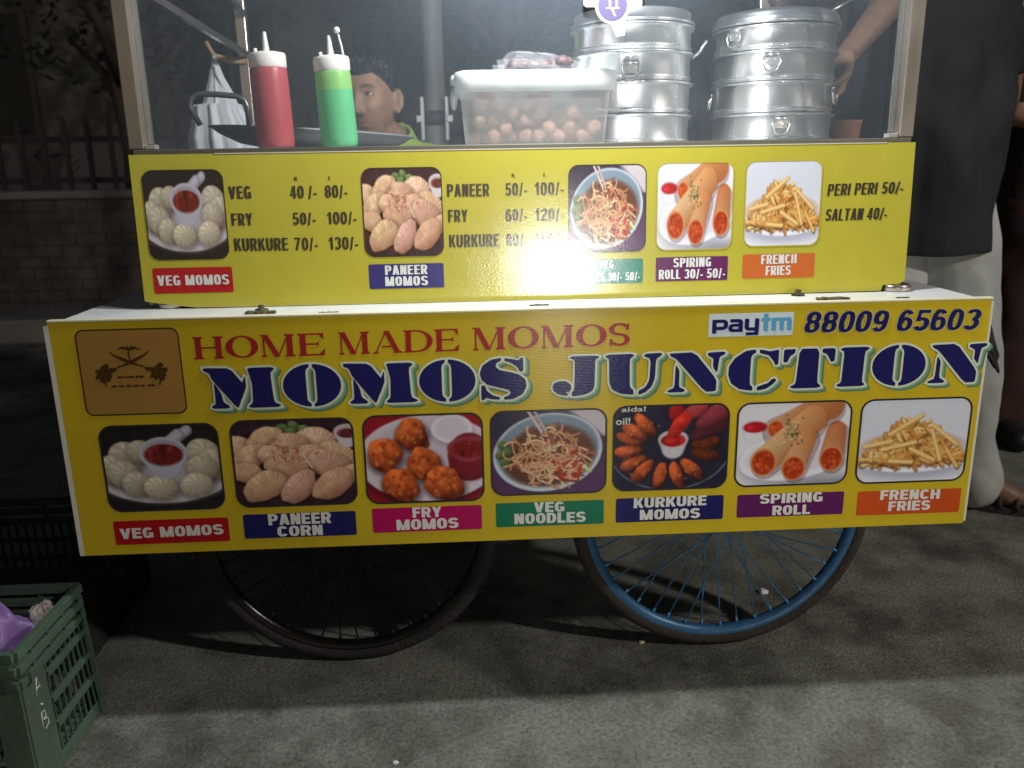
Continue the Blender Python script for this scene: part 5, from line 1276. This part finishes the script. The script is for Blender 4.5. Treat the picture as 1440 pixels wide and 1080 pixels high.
# painted letters down the corner post
def put_letter(pieces, zc, hgt, tilt):
    b_ = []
    for q in pieces: b_.append(q)
    return b_
b = MB(); cxp, cyp, rp = -.957-.028+.004, -.192+.028, .0322
def onpost(u, z):      # u metres along the curved corner from its diagonal
    k = -.012*(1-z/.30); return (-.955-k+.0052, -.20+k+.040+u*1.3, z)
def stroke3(ps, w_=.0016):
    b.tube([onpost(u, z) for u, z in ps], w_*.62, 6)
zA = .205
stroke3([(-.004, zA-.016), (.003, zA+.016), (.010, zA-.014)]); stroke3([(-.001, zA-.004), (.009, zA-.004)])
M_mark = mat('white_paint_marks', (.62, .64, .60), .6)
b.build('painted_letter', M_mark, gc); b = MB()
stroke3([(.002, zA-.038), (.006, zA-.042)], .003); b.build('painted_dot', M_mark, gc); b = MB()
zB = .135
stroke3([(-.004, zB-.014), (-.001, zB+.016), (.008, zB+.014), (.009, zB+.004), (.001, zB+.0)]); stroke3([(.001, zB+.0), (.012, zB-.004), (.012, zB-.016), (.002, zB-.020)])
b.build('painted_letter', M_mark, gc)
M_dark = mat('black_crate_plastic', (.03, .028, .027), .6, var=.3, vscale=8)
crate('dark empty plastic crate behind the green crate', -1.62, -1.06, .20, .62, .27, M_dark)
b = MB(); b.add(*crumple((-1.10, -.06, .22), .115, .085, .105, 60, 30, 9, .5), 0, True)
tag(b.build('purple_bag', plastic('purple_film', (.30, .17, .42), .35, .4)), 'crumpled purple plastic bag inside the green crate', 'plastic bag')
b = MB(); b.add(*crumple((-1.005, .0, .235), .035, .03, .06, 24, 12, 12, .3), 0, False)
tag(b.build('paper_scrap', mat('dull_paper', (.30, .25, .22), .9)), 'dull crumpled paper scrap in the green crate beside the purple bag', 'paper')
# litter
for (px, py), s_, c, lab in (((1073, 834), .014, (.70, .70, .74), 'small white scrap of litter on the ground behind the blue wheel'), ((903, 904), .007, (.6, .5, .3), 'tiny pale crumb on the ground in front of the blue wheel'), ((556, 1074), .007, (.7, .7, .7), 'tiny white crumb on the front edge of the ground')):
    q = atz(px, py, 0); b = MB(); b.add(*crumple((q[0], q[1], s_*.35), s_, s_*.8, s_*.6, 14, 8, int(px), .4), 0, False)
    tag(b.build('litter_scrap', mat('scrap', c, .7)), lab, 'litter')

# ------------------------------------------------------------------ people
def cap_mesh(b, p0, r0, p1, r1, n=20):
    """closed tapered capsule"""
    p0, p1 = Vector(p0), Vector(p1); d = p1-p0; l = d.length or 1e-6; d = d/l
    a = d.cross(Vector((0, 0, 1)))
    if a.length < 1e-3: a = d.cross(Vector((1, 0, 0)))
    a.normalize(); c = a.cross(d); V = []; rings = []
    for k in range(7): t = -math.pi/2+math.pi/2*k/6; rings.append((p0+d*(r0*math.sin(t)), r0*math.cos(t)))
    for k in range(7): t = math.pi/2*k/6; rings.append((p1+d*(r1*math.sin(t)), r1*math.cos(t)))
    for p, r_ in rings:
        for j in range(n):
            th = 2*math.pi*j/n; V.append(p+a*(max(r_, 1e-5)*math.cos(th))+c*(max(r_, 1e-5)*math.sin(th)))
    m_ = len(rings)
    F = [(i*n+j, (i+1)*n+j, (i+1)*n+(j+1) % n, i*n+(j+1) % n) for i in range(m_-1) for j in range(n)]+[tuple(range(n)), tuple(range(m_*n-1, (m_-1)*n-1, -1))]
    b.add(V, F)
def remesh(b, voxel, smooth):
    me = bpy.data.meshes.new('tmp'); me.from_pydata(b.v, [], b.f)
    bm = bmesh.new(); bm.from_mesh(me)
    bmesh.ops.recalc_face_normals(bm, faces=bm.faces); bm.to_mesh(me); bm.free()
    o = bpy.data.objects.new('tmp', me); COL.objects.link(o)
    m = o.modifiers.new('r', 'REMESH'); m.mode = 'VOXEL'; m.voxel_size = voxel
    if smooth: s_ = o.modifiers.new('s', 'SMOOTH'); s_.iterations = smooth; s_.factor = .5
    dg = bpy.context.evaluated_depsgraph_get(); me2 = bpy.data.meshes.new_from_object(o.evaluated_get(dg))
    COL.objects.unlink(o); bpy.data.objects.remove(o); bpy.data.meshes.remove(me)
    V = np.zeros(len(me2.vertices)*3); me2.vertices.foreach_get('co', V); V = V.reshape(-1, 3)
    N_ = np.zeros(len(me2.vertices)*3); me2.vertices.foreach_get('normal', N_); N_ = N_.reshape(-1, 3)
    F = [tuple(p.vertices) for p in me2.polygons]; bpy.data.meshes.remove(me2)
    return V, N_, F
def mesh_obj(name, V, F, m, parent, cols=None):
    me = bpy.data.meshes.new(name); org = np.array(WORG[parent.name]) if parent is not None else np.array((V[:, 0].mean(), V[:, 1].mean(), V[:, 2].min()))
    me.from_pydata((V-org).tolist(), [], F); me.materials.append(m); me.polygons.foreach_set('use_smooth', [True]*len(F))
    if cols is not None:
        a = me.attributes.new('Col', 'FLOAT_COLOR', 'POINT'); C = np.ones((len(V), 4)); C[:, :3] = cols; a.data.foreach_set('color', C.ravel())
    o = bpy.data.objects.new(name, me); COL.objects.link(o); place(o, tuple(org), parent); return o
def gz(x, z, cx, cz, sx, sz): return np.exp(-((x-cx)/sx)**2-((z-cz)/sz)**2)
def head_shape(n=120, m=110):
    V = []; F = []
    th = np.linspace(0, 2*math.pi, n, endpoint=False); ph = np.linspace(0.0001, math.pi-.0001, m)
    T, Ph = np.meshgrid(th, ph)
    x = np.sin(Ph)*np.sin(T)*.076; y = -np.sin(Ph)*np.cos(T)*.096; z = np.cos(Ph)*.118
    low = np.clip((-z-.015)/.10, 0, 1); x = x*(1-.36*low**1.3); y = np.where(y > 0, y*(1-.45*low), y*(1-.10*low))
    x = x*(1-.10*np.clip((z-.04)/.08, 0, 1))
    fr = np.clip(-y/.03, 0, 1)
    flat = np.clip((-y-.06)/.04, 0, 1); y = y+.010*flat*np.clip(1-np.abs(x)/.07, 0, 1)
    d = 0
    d = d-.006*gz(x, z, 0, .034, .045, .012)                                            # brow
    for s in (-1, 1):
        d = d+.013*gz(x, z, s*.031, .017, .017, .012)-.006*gz(x, z, s*.031, .016, .011, .0075)  # socket, lid
        d = d-.005*gz(x, z, s*.042, -.022, .018, .016)                                   # cheek
        d = d-.009*gz(x, z, s*.0115, -.030, .007, .008)                                  # nostril wing
    ridge = np.clip((.025-z)/.055, 0, 1)*np.clip((z+.043)/.010, 0, 1)
    d = d-(.006+.016*ridge)*np.exp(-(x/(.0075+.005*ridge))**2)*np.clip((.03-z)/.012, 0, 1)*np.clip((z+.045)/.012, 0, 1)
    d = d-.008*gz(x, z, 0, -.053, .021, .0065)-.0095*gz(x, z, 0, -.066, .018, .007)+.005*gz(x, z, 0, -.0595, .024, .0025)
    d = d+.004*gz(x, z, 0, -.079, .02, .006)-.008*gz(x, z, 0, -.100, .020, .014)
    y = y+d*fr
    return np.stack([x, y, z], -1).reshape(-1, 3), [(i*n+j, (i+1)*n+j, (i+1)*n+(j+1) % n, i*n+(j+1) % n) for i in range(m-1) for j in range(n)]
def head_colors(L, base):
    """skin, lips, brows, eyes, stubble by place on the face (head coordinates)"""
    x, y, z = L[:, 0], L[:, 1], L[:, 2]; fr = np.clip((-y-.045)/.02, 0, 1)
    C = np.tile(np.array(base), (len(L), 1))
    def mix(w_, c): nonlocal C; w_ = np.clip(w_, 0, 1)[:, None]; C = C*(1-w_)+np.array(c)*w_
    mix(.35*gz(x, z, 0, .07, .05, .03)*fr, np.array(base)*1.12); mix(.35*gz(x, z, 0, -.03, .014, .015)*fr, np.array(base)*np.array((1.2, 1.0, .95)))
    mix(.80*fr*gz(x, z, 0, -.047, .028, .006), (.03, .02, .016)); mix(.55*fr*gz(x, z, 0, -.095, .035, .022), (.07, .045, .035))
    mix(.85*fr*gz(x, z, 0, -.0595, .021, .0085), (.20, .075, .06)); mix(.9*fr*gz(x, z, 0, -.0597, .022, .0016), (.05, .02, .018))
    for s in (-1, 1):
        xx = (x-s*.031); arch = z-(.0335+.004*np.cos(xx*70)-.10*np.abs(xx-.0*s)*.25)
        mix(.92*fr*np.clip(1.4-np.abs(arch)/.0050, 0, 1)*np.clip(1.5-np.abs(xx)/.017, 0, 1), (.012, .009, .008))
        e = (xx/.0122)**2+((z-.0165)/.0046)**2
        mix(.5*fr*gz(x, z, s*.031, .012, .018, .012), np.array(base)*.62)
        mix(fr*np.clip(1.9-e*1.1, 0, 1), (.03, .018, .014)); mix(fr*np.clip(2.0-e*2.2, 0, 1), (.52, .48, .44))
        mix(fr*np.clip(2.2-(((xx+.003)/.0062)**2+((z-.0168)/.0062)**2)*1.8, 0, 1), (.015, .010, .008))
        mix(.8*fr*gz(x, z, s*.009, -.041, .0045, .003), (.05, .02, .016))
    return C
SKIN = (.31, .175, .115)
M_skin = mat('skin', SKIN, .5, attr=True, sub=.0, spec=.4, bump=.10, bscale=260, var=.14, vscale=45)
M_hair = mat('black_hair', (.010, .009, .009), .45, bump=.6, bscale=160, stretch=(1, 1, .25), spec=.5)
S = 1.13
def folds(V, N_, amp, seed, f=18):
    rs = np.random.RandomState(seed); D = 0
    for k in range(7):
        d = rs.normal(size=3)*np.array((1, 1, .7)); d = d/np.linalg.norm(d)*f*rs.uniform(.5, 1.6); D = D+np.sin(V@d+rs.uniform(0, 6)+1.5*np.sin(V@(d[[1, 2, 0]]*.6)))*rs.uniform(.4, 1)
    return V+N_*(amp*D/2.5)[:, None]
def hand(b, wrist, dirv, palm_n, s, curl=.6, side=1):
    """palm and five bent fingers from the wrist"""
    d = Vector(dirv).normalized(); n = Vector(palm_n); n = (n-d*n.dot(d)).normalized(); a = d.cross(n)*side
    w = Vector(wrist)
    for k in (-1, 0, 1): cap_mesh(b, w+a*(k*.012*s), .019*s, w+d*.075*s+a*(k*.025*s), .014*s, 12)
    for k, ln in ((-1.5, .062), (-.5, .074), (.5, .070), (1.5, .055)):
        p = w+d*.082*s+a*(k*.0195*s); q = p; dd = d.copy()
        for j, fr in enumerate((.45, .32, .25)):
            ang = curl*(.6+.45*j); dd = (d*math.cos(ang)+n*math.sin(ang)).normalized(); q2 = q+dd*(ln*fr*s*1.15); cap_mesh(b, q, (.0098-.0009*j)*s, q2, (.0090-.0009*j)*s, 10); q = q2
    p = w+d*.022*s-a*.026*s; q = p-a*.026*s+d*.030*s+n*.012*s; cap_mesh(b, p, .0125*s, q, .0105*s, 10); cap_mesh(b, q, .0105*s, q+d*.030*s+n*.018*s+a*.004*s, .009*s, 10)
def ear(b, M_):
    for s in (-1, 1):
        t = MB(); 
        for k in range(22):
            a = R(-80+k*12.5)
            t.sphere((s*(.083+.005*math.cos(a)), .010+.014*math.cos(a), -.002+.024*math.sin(a)), .0064, 10)
        t.sphere((s*.078, .006, .0), .014, 12, 0, (.6, 1.1, 2.0)); t.sphere((s*.081, .002, -.030), .010, 10)
        b.add([M_ @ Vector(p) for p in t.v], t.f)
def person(label, loc, head_c, yaw, tilt, skel, clothing, voxel, hair=True, sandal=None, group=None, skin=1.0):
    SK = tuple(v*skin for v in SKIN)
    root = thing('person', label, 'person', loc)
    HM = Matrix.Translation(Vector(head_c)) @ Euler((R(tilt), 0, R(yaw)), 'XYZ').to_matrix().to_4x4() @ Matrix.Scale(S, 4)
    b = MB(); hv, hf = head_shape(); b.add([HM @ Vector(p) for p in hv], hf); ear(b, HM)
    for it in skel:
        if callable(it): it(b)
        else: cap_mesh(b, *it)
    V, N_, F = remesh(b, voxel, 2)
    L = np.array(HM.inverted()); Lc = V@L[:3, :3].T+L[:3, 3]
    C = np.tile(np.array(SK), (len(V), 1)); near = (np.abs(Lc) < np.array((.10, .13, .14))).all(1); C[near] = head_colors(Lc[near], SK)
    mesh_obj('body', V, F, M_skin, root, C)
    if hair:
        z = hv[:, 2]; y = hv[:, 1]; x = hv[:, 0]
        line = np.where(y < -.058, .068-.008*np.cos(x*40), np.where(y < -.012, .068-(y+.058)*1.35, np.where(y < .012, .006+(y+.012)*.5, .018-1.8*(y-.012))))
        line = np.maximum(line, -.055)
        up = np.clip((z-line)/.03, 0, 1); rs = np.random.RandomState(2)
        thick = (.007+.022*np.clip((z-.03)/.08, 0, 1)+.010*np.clip(-y/.08, 0, 1)*np.clip((z-.06)/.03, 0, 1))*up-.004*(1-up)
        nrm = hv/np.array((.076, .096, .118))**2; nrm /= np.linalg.norm(nrm, axis=1)[:, None]
        T = np.arctan2(x, -y); thick = thick*(1+.22*np.sin(T*31+z*60)+.16*np.sin(T*53-z*90))
        h2 = hv+nrm*thick[:, None]; ok = z > line-.012
        f2 = [f for f in hf if ok[list(f)].all()]
        P_ = [HM @ Vector(p) for p in h2]; rh = random.Random(4); nv = len(P_); f2 = list(f2)
        used = [i for i in range(nv) if up[i] > .3]
        for _ in range(1500):           # loose tufts that break the outline
            i = rh.choice(used); n_ = Vector(nrm[i]); d = (n_*.8+Vector((rh.gauss(0, .35), rh.gauss(-.15, .35), rh.gauss(.1, .3)))).normalized(); t_ = d.cross(Vector((rh.gauss(0, 1), rh.gauss(0, 1), rh.gauss(0, 1)))).normalized()
            o = Vector(h2[i]); l_ = rh.uniform(.006, .018); k = len(P_)
            P_ += [HM @ (o-t_*.0022), HM @ (o+t_*.0022), HM @ (o+d*l_+Vector((rh.gauss(0, .003), rh.gauss(0, .003), 0)))]; f2.append((k, k+1, k+2))
        mesh_obj('hair', np.array([tuple(p) for p in P_]), f2, M_hair, root)
    for nm, parts, vox, m_, amp, seed, *hem in clothing:
        c = MB()
        for it in parts:
            if callable(it): it(c)
            else: cap_mesh(c, *it)
        V, N_, F = remesh(c, vox, 3); V = folds(V, N_, amp, seed); V = folds(V, N_, amp*.35, seed+40, 46)
        if hem:
            hz_ = hem[0]+.004*np.sin(V[:, 0]*14); F = [f for f in F if (V[list(f), 2] > hz_[list(f)]-vox).any()]; V[:, 2] = np.maximum(V[:, 2], hz_)
        mesh_obj(nm, V, F, m_, root)
    return root
def cloth(nm, c, **k): return mat(nm, c, .85, var=.15, vscale=6, bump=.25, bscale=350, spec=.2, **k)
# --- vendor seated behind the pan, head turned to his right
py_ = 1.30; hc = at(521, 141, py_); hx, hy, hz = hc
neck0 = (hx+.035, hy+.075, hz-.140); chest = (hx+.035, hy+.10, hz-.36); hipc = (hx+.04, hy+.12, .60)
shl, shr = (hx-.185, hy+.075, hz-.215), (hx+.245, hy+.085, hz-.215)
skel = [((hx+.005, hy+.03, hz-.075), .066, neck0, .070), (neck0, .085, chest, .15), ((hx-.06, hy+.09, hz-.26), .11, (hx+.12, hy+.09, hz-.26), .11), (chest, .15, hipc, .15)]
arms = []
for s_, sh_ in ((-1, shl), (1, shr)):
    el = (sh_[0]+s_*.05, sh_[1]-.03, sh_[2]-.30); wr = (hx+.03+s_*.13, sh_[1]-.22, .78)
    skel += [((hx+.03, hy+.08, hz-.22), .08, sh_, .062), (sh_, .056, el, .045), (el, .045, wr, .030)]
    skel.append(lambda b, wr=wr, s_=s_: hand(b, wr, (-.25*s_, -.5, -.8), (0, .8, -.5), S, .5, s_))
    kn = (hx+.04+s_*.16, hy-.02-.0, .60); an = (hx+.05+s_*.17, hy+.02, .09)
    kn = (hx+.04+s_*.17, hy+.0, .58)
    skel += [((hx+.04+s_*.09, hipc[1], .60), .10, kn, .075), (kn, .07, an, .045), (an, .045, (an[0]+.02*s_, an[1]-.17, .035), .032)]
    arms.append((sh_, el))
M_lime = cloth('lime_shirt', (.42, .58, .10)); M_trs = cloth('dark_trousers', (.03, .03, .04))
shirt = [(( hx-.10, hy+.09, hz-.27), .128, (hx+.16, hy+.09, hz-.27), .128), ((hx+.01, hy+.085, hz-.195), .085, (hx+.06, hy+.085, hz-.195), .085), ((hx+.035, hy+.10, hz-.34), .172, (hx+.04, hy+.12, .66), .168)]
for (sh_, el), s_ in zip(arms, (-1, 1)): shirt += [((hx+.035+s_*.05, hy+.08, hz-.195), .075, sh_, .072), (sh_, .072, tuple(np.array(sh_)*.35+np.array(el)*.65), .066)]
def collar(c):
    for k in range(16):
        a0, a1 = 2*math.pi*k/16, 2*math.pi*(k+1)/16
        f = lambda a: (neck0[0]+.096*math.cos(a), neck0[1]-.012+.096*math.sin(a), neck0[2]+.012+.030*math.sin(a)+.006)
        cap_mesh(c, f(a0), .013, f(a1), .013, 8)
        g_ = lambda a: (neck0[0]+.088*math.cos(a), neck0[1]-.012+.088*math.sin(a), neck0[2]+.042+.034*math.sin(a))
        cap_mesh(c, g_(a0), .008, g_(a1), .008, 8)
shirt.append(collar)
trs = []
for s_ in (-1, 1):
    kn = (hx+.04+s_*.17, hy+.0, .58); an = (hx+.05+s_*.17, hy+.02, .13)
    trs += [((hx+.04+s_*.09, hipc[1], .60), .115, kn, .088), (kn, .086, an, .062)]
trs.append((hipc, .16, (hipc[0], hipc[1], .70), .155))
person('young man in a lime green collared shirt seated behind the pan looking sideways', (hx+.04, hy+.12, 0), hc, -19, 4, skel,
       [('shirt', shirt, .009, M_lime, .004, 3), ('trousers', trs, .014, M_trs, .004, 4)], .0042)
sx, sy = hipc[0], hipc[1]+.02
stl = thing('stool', 'plain dark stool under the seated man in the lime green shirt', 'stool', (sx, sy, 0)); b = MB(); b.box(sx-.17, sx+.17, sy-.14, sy+.17, .42, .45); b.build('seat', M_wood, stl, bevel=.006)
for ax, ay in ((-.14, -.11), (.14, -.11), (-.14, .14), (.14, .14)): b = MB(); b.box(sx+ax-.016, sx+ax+.016, sy+ay-.016, sy+ay+.016, 0, .419); b.build('leg', M_wood, stl)

# --- man standing at the right end, arm reaching to the steamers
X2, Y2 = 1.235, .93
sh_r, el_r, wr_r = (X2-.20, Y2, 1.63), tuple(at(1246, 10, .78)), tuple(at(1187, 82, .66))
h2 = (X2+.02, Y2-.03, 1.90)
skel = [((X2, Y2, 1.80), .068, (X2, Y2+.01, 1.66), .075), ((X2-.10, Y2+.01, 1.58), .10, (X2+.10, Y2+.01, 1.58), .10), ((X2-.05, Y2+.01, 1.50), .115, (X2-.05, Y2+.01, 1.0), .11), ((X2+.05, Y2+.01, 1.50), .115, (X2+.05, Y2+.01, 1.0), .11),
        (sh_r, .060, el_r, .044), (el_r, .042, wr_r, .027), lambda b: hand(b, wr_r, (-.35, -.15, -.9), (-.8, -.2, .1), S, .75, 1),
        ((X2+.21, Y2, 1.61), .065, (X2+.25, Y2+.05, 1.30), .05), ((X2+.25, Y2+.05, 1.30), .046, (X2+.08, Y2+.22, 1.14), .031), lambda b: hand(b, (X2+.08, Y2+.22, 1.14), (-.9, .1, -.2), (0, -1, 0), S, .5, -1)]
legs = []
FT = atz(1372, 704, 0)
for s_, ax, ay in ((-1, X2-.10, Y2+.06), (1, at(1398, 655, .97)[0]-.088, .97)):
    hp = (X2+s_*.10, Y2+.01, .98); kn = (ax+.03 if s_ < 0 else at(1397, 545, Y2)[0]-.105, Y2-.015, .55); an = (ax, ay, .10)
    skel += [(hp, .115, kn, .072), (kn, .070, an, .045), (an, .047, (an[0]-.035, an[1]+.02, .055), .042), (an, .045, (an[0]+.10, an[1]-.06, .055), .040), ((an[0]+.10, an[1]-.06, .052), .038, (an[0]+.18, an[1]-.10, .040), .026)]
    for k in range(5): skel.append(((an[0]+.165+.012*k*.5, an[1]-.125+.018*k, .036), .012, (an[0]+.200-.004*k*k*.5, an[1]-.140+.022*k, .032), .011))
    legs.append((hp, kn, an))
M_tee = cloth('black_tshirt', (.026, .026, .031)); M_grey = cloth('light_grey_trousers', (.40, .41, .40))
tee = [((X2, Y2+.01, 1.60), .11, (X2, Y2+.01, 1.67), .098), ((X2-.13, Y2+.01, 1.575), .125, (X2+.13, Y2+.01, 1.575), .125), ((X2-.11, Y2+.0, 1.50), .135, (X2+.11, Y2, 1.50), .135), ((X2-.11, Y2, 1.45), .145, (X2-.10, Y2, .86), .150), ((X2+.10, Y2, 1.45), .138, (X2+.095, Y2, .86), .145), ((X2, Y2-.02, 1.35), .15, (X2, Y2-.02, .86), .15),
       (sh_r, .082, tuple(np.array(sh_r)*.45+np.array(el_r)*.55), .072), ((X2+.21, Y2, 1.61), .082, (X2+.24, Y2+.03, 1.42), .074)]
trs = [((X2-.08, Y2+.01, 1.02), .125, (X2+.08, Y2+.01, 1.02), .125)]
for hp, kn, an in legs: trs += [(hp, .135, kn, .098), (kn, .097, (an[0], an[1], an[2]+.04), .076), ((an[0], an[1], an[2]+.05), .080, (an[0]+.014, an[1]-.008, an[2]-.012), .086)]
def soles(c):
    pass
p2 = person('standing man in a black T-shirt and light grey trousers reaching behind the right steamer stack', (X2, Y2, 0), h2, 20, 6, skel,
            [('t_shirt', tee, .010, M_tee, .014, 6, at(1350, 356, Y2-.12)[2]), ('trousers', trs, .010, M_grey, .012, 8)], .0062, skin=.58)  # skin colour lowered so the arm and feet look dimly lit
M_sole = mat('dark_sandal', (.03, .024, .022), .7, bump=.2, bscale=80)
for hp, kn, an in legs:
    b = MB(); out = []
    for k in range(28):
        a = 2*math.pi*k/28; u = .155*math.cos(a)+.075; v = (.052+.008*math.cos(a))*math.sin(a); out.append((an[0]+u*.86+v*.5, an[1]-u*.5+v*.86, .002))
    b.prism(out, (0, 0, .020)); 
    for u in (.02, .10, .15):
        pts_ = []
        for k in range(9):
            a = math.pi*k/8; v = .050*math.cos(a); pts_.append((an[0]+u*.86+v*.5, an[1]-u*.5+v*.86, .018+(.082-.28*u)*math.sin(a)))
        b.tube(pts_, .008, 8)
    b.build('sandal', M_sole, p2)
b = MB(); hp_ = np.array(wr_r)+np.array((-.035, -.03, -.07)); b.tube([tuple(hp_+np.array((.01, 0, .03))), tuple(hp_+np.array((-.012, -.01, -.03))), tuple(hp_+np.array((-.028, -.02, -.075))), tuple(hp_+np.array((-.036, -.02, -.11)))], [.010, .013, .012, .006], 10)
tag(b.build('tongs', M_hand), 'grey steel tongs held in the hand of the man in the black T-shirt', 'tongs')

# --- another person at the right edge, mostly out of the picture
eb = at(1431, 160, 1.55); X3, Y3 = eb[0]+.27, 1.62
h3 = (X3, Y3-.02, 1.86)
skel = [((X3, Y3, 1.78), .068, (X3, Y3, 1.62), .075), ((X3-.10, Y3, 1.54), .10, (X3+.10, Y3, 1.54), .10), ((X3, Y3, 1.48), .15, (X3, Y3, .98), .14),
        ((X3-.21, Y3, 1.56), .062, tuple(eb), .047), (tuple(eb), .046, (X3-.06, Y3-.22, 1.20), .030), lambda b: hand(b, (X3-.06, Y3-.22, 1.20), (.8, -.4, .2), (0, .5, -.8), S, .6, 1),
        ((X3+.21, Y3, 1.56), .062, (X3+.27, Y3, 1.26), .047), ((X3+.27, Y3, 1.26), .046, (X3+.25, Y3-.05, 1.0), .030), lambda b: hand(b, (X3+.25, Y3-.05, 1.0), (0, -.1, -1), (-.8, 0, 0), S, .4, -1)]
legs = []
for s_ in (-1, 1):
    hp, kn, an = (X3+s_*.10, Y3, .96), (X3+s_*.13, Y3-.02, .53), (X3+s_*.14, Y3+.02, .09); legs.append((hp, kn, an))
    skel += [(hp, .11, kn, .07), (kn, .068, an, .045), (an, .046, (an[0]+.01*s_, an[1]-.17, .036), .034)]
M_blk = mat('black_shoe', (.018, .017, .017), .45)
M_br = cloth('dark_brown_shirt', (.040, .028, .024), dark=(.02, .018, .018), dscale=10); M_mr = cloth('dark_maroon_trousers', (.055, .028, .026), dark=(.03, .02, .02), dscale=8)
shirt = [((X3-.12, Y3, 1.53), .12, (X3+.12, Y3, 1.53), .12), ((X3-.10, Y3, 1.42), .13, (X3-.12, Y3, .86), .15), ((X3+.10, Y3, 1.42), .13, (X3+.12, Y3, .86), .15), ((X3, Y3-.04, 1.3), .14, (X3, Y3-.04, .88), .15),
         ((X3-.21, Y3, 1.56), .08, tuple(np.array((X3-.21, Y3, 1.56))*.25+eb*.75), .068), ((X3+.21, Y3, 1.56), .08, (X3+.26, Y3, 1.32), .07)]
trs = [((X3-.08, Y3, .98), .12, (X3+.08, Y3, .98), .12)]
for hp, kn, an in legs: trs += [(hp, .15, kn, .125), (kn, .125, (an[0], an[1], .10), .115)]
person('person in a dark brown shirt and maroon trousers at the right edge', (X3, Y3, 0), h3, 35, 0, skel,
       [('shirt', shirt, .014, M_br, .007, 9), ('trousers', trs, .014, M_mr, .008, 10), ('shoe', [q_ for l in legs[:1] for q_ in (((l[2][0], l[2][1]+.03, .055), .053, (l[2][0]-.01, l[2][1]-.19, .047), .046), ((l[2][0], l[2][1], .095), .056, (l[2][0]-.01, l[2][1]-.15, .052), .050))], .008, M_blk, 0, 1), ('shoe', [q_ for l in legs[1:] for q_ in (((l[2][0], l[2][1]+.03, .055), .053, (l[2][0]+.01, l[2][1]-.19, .047), .046), ((l[2][0], l[2][1], .095), .056, (l[2][0]+.01, l[2][1]-.15, .052), .050))], .008, M_blk, 0, 1)], .009)
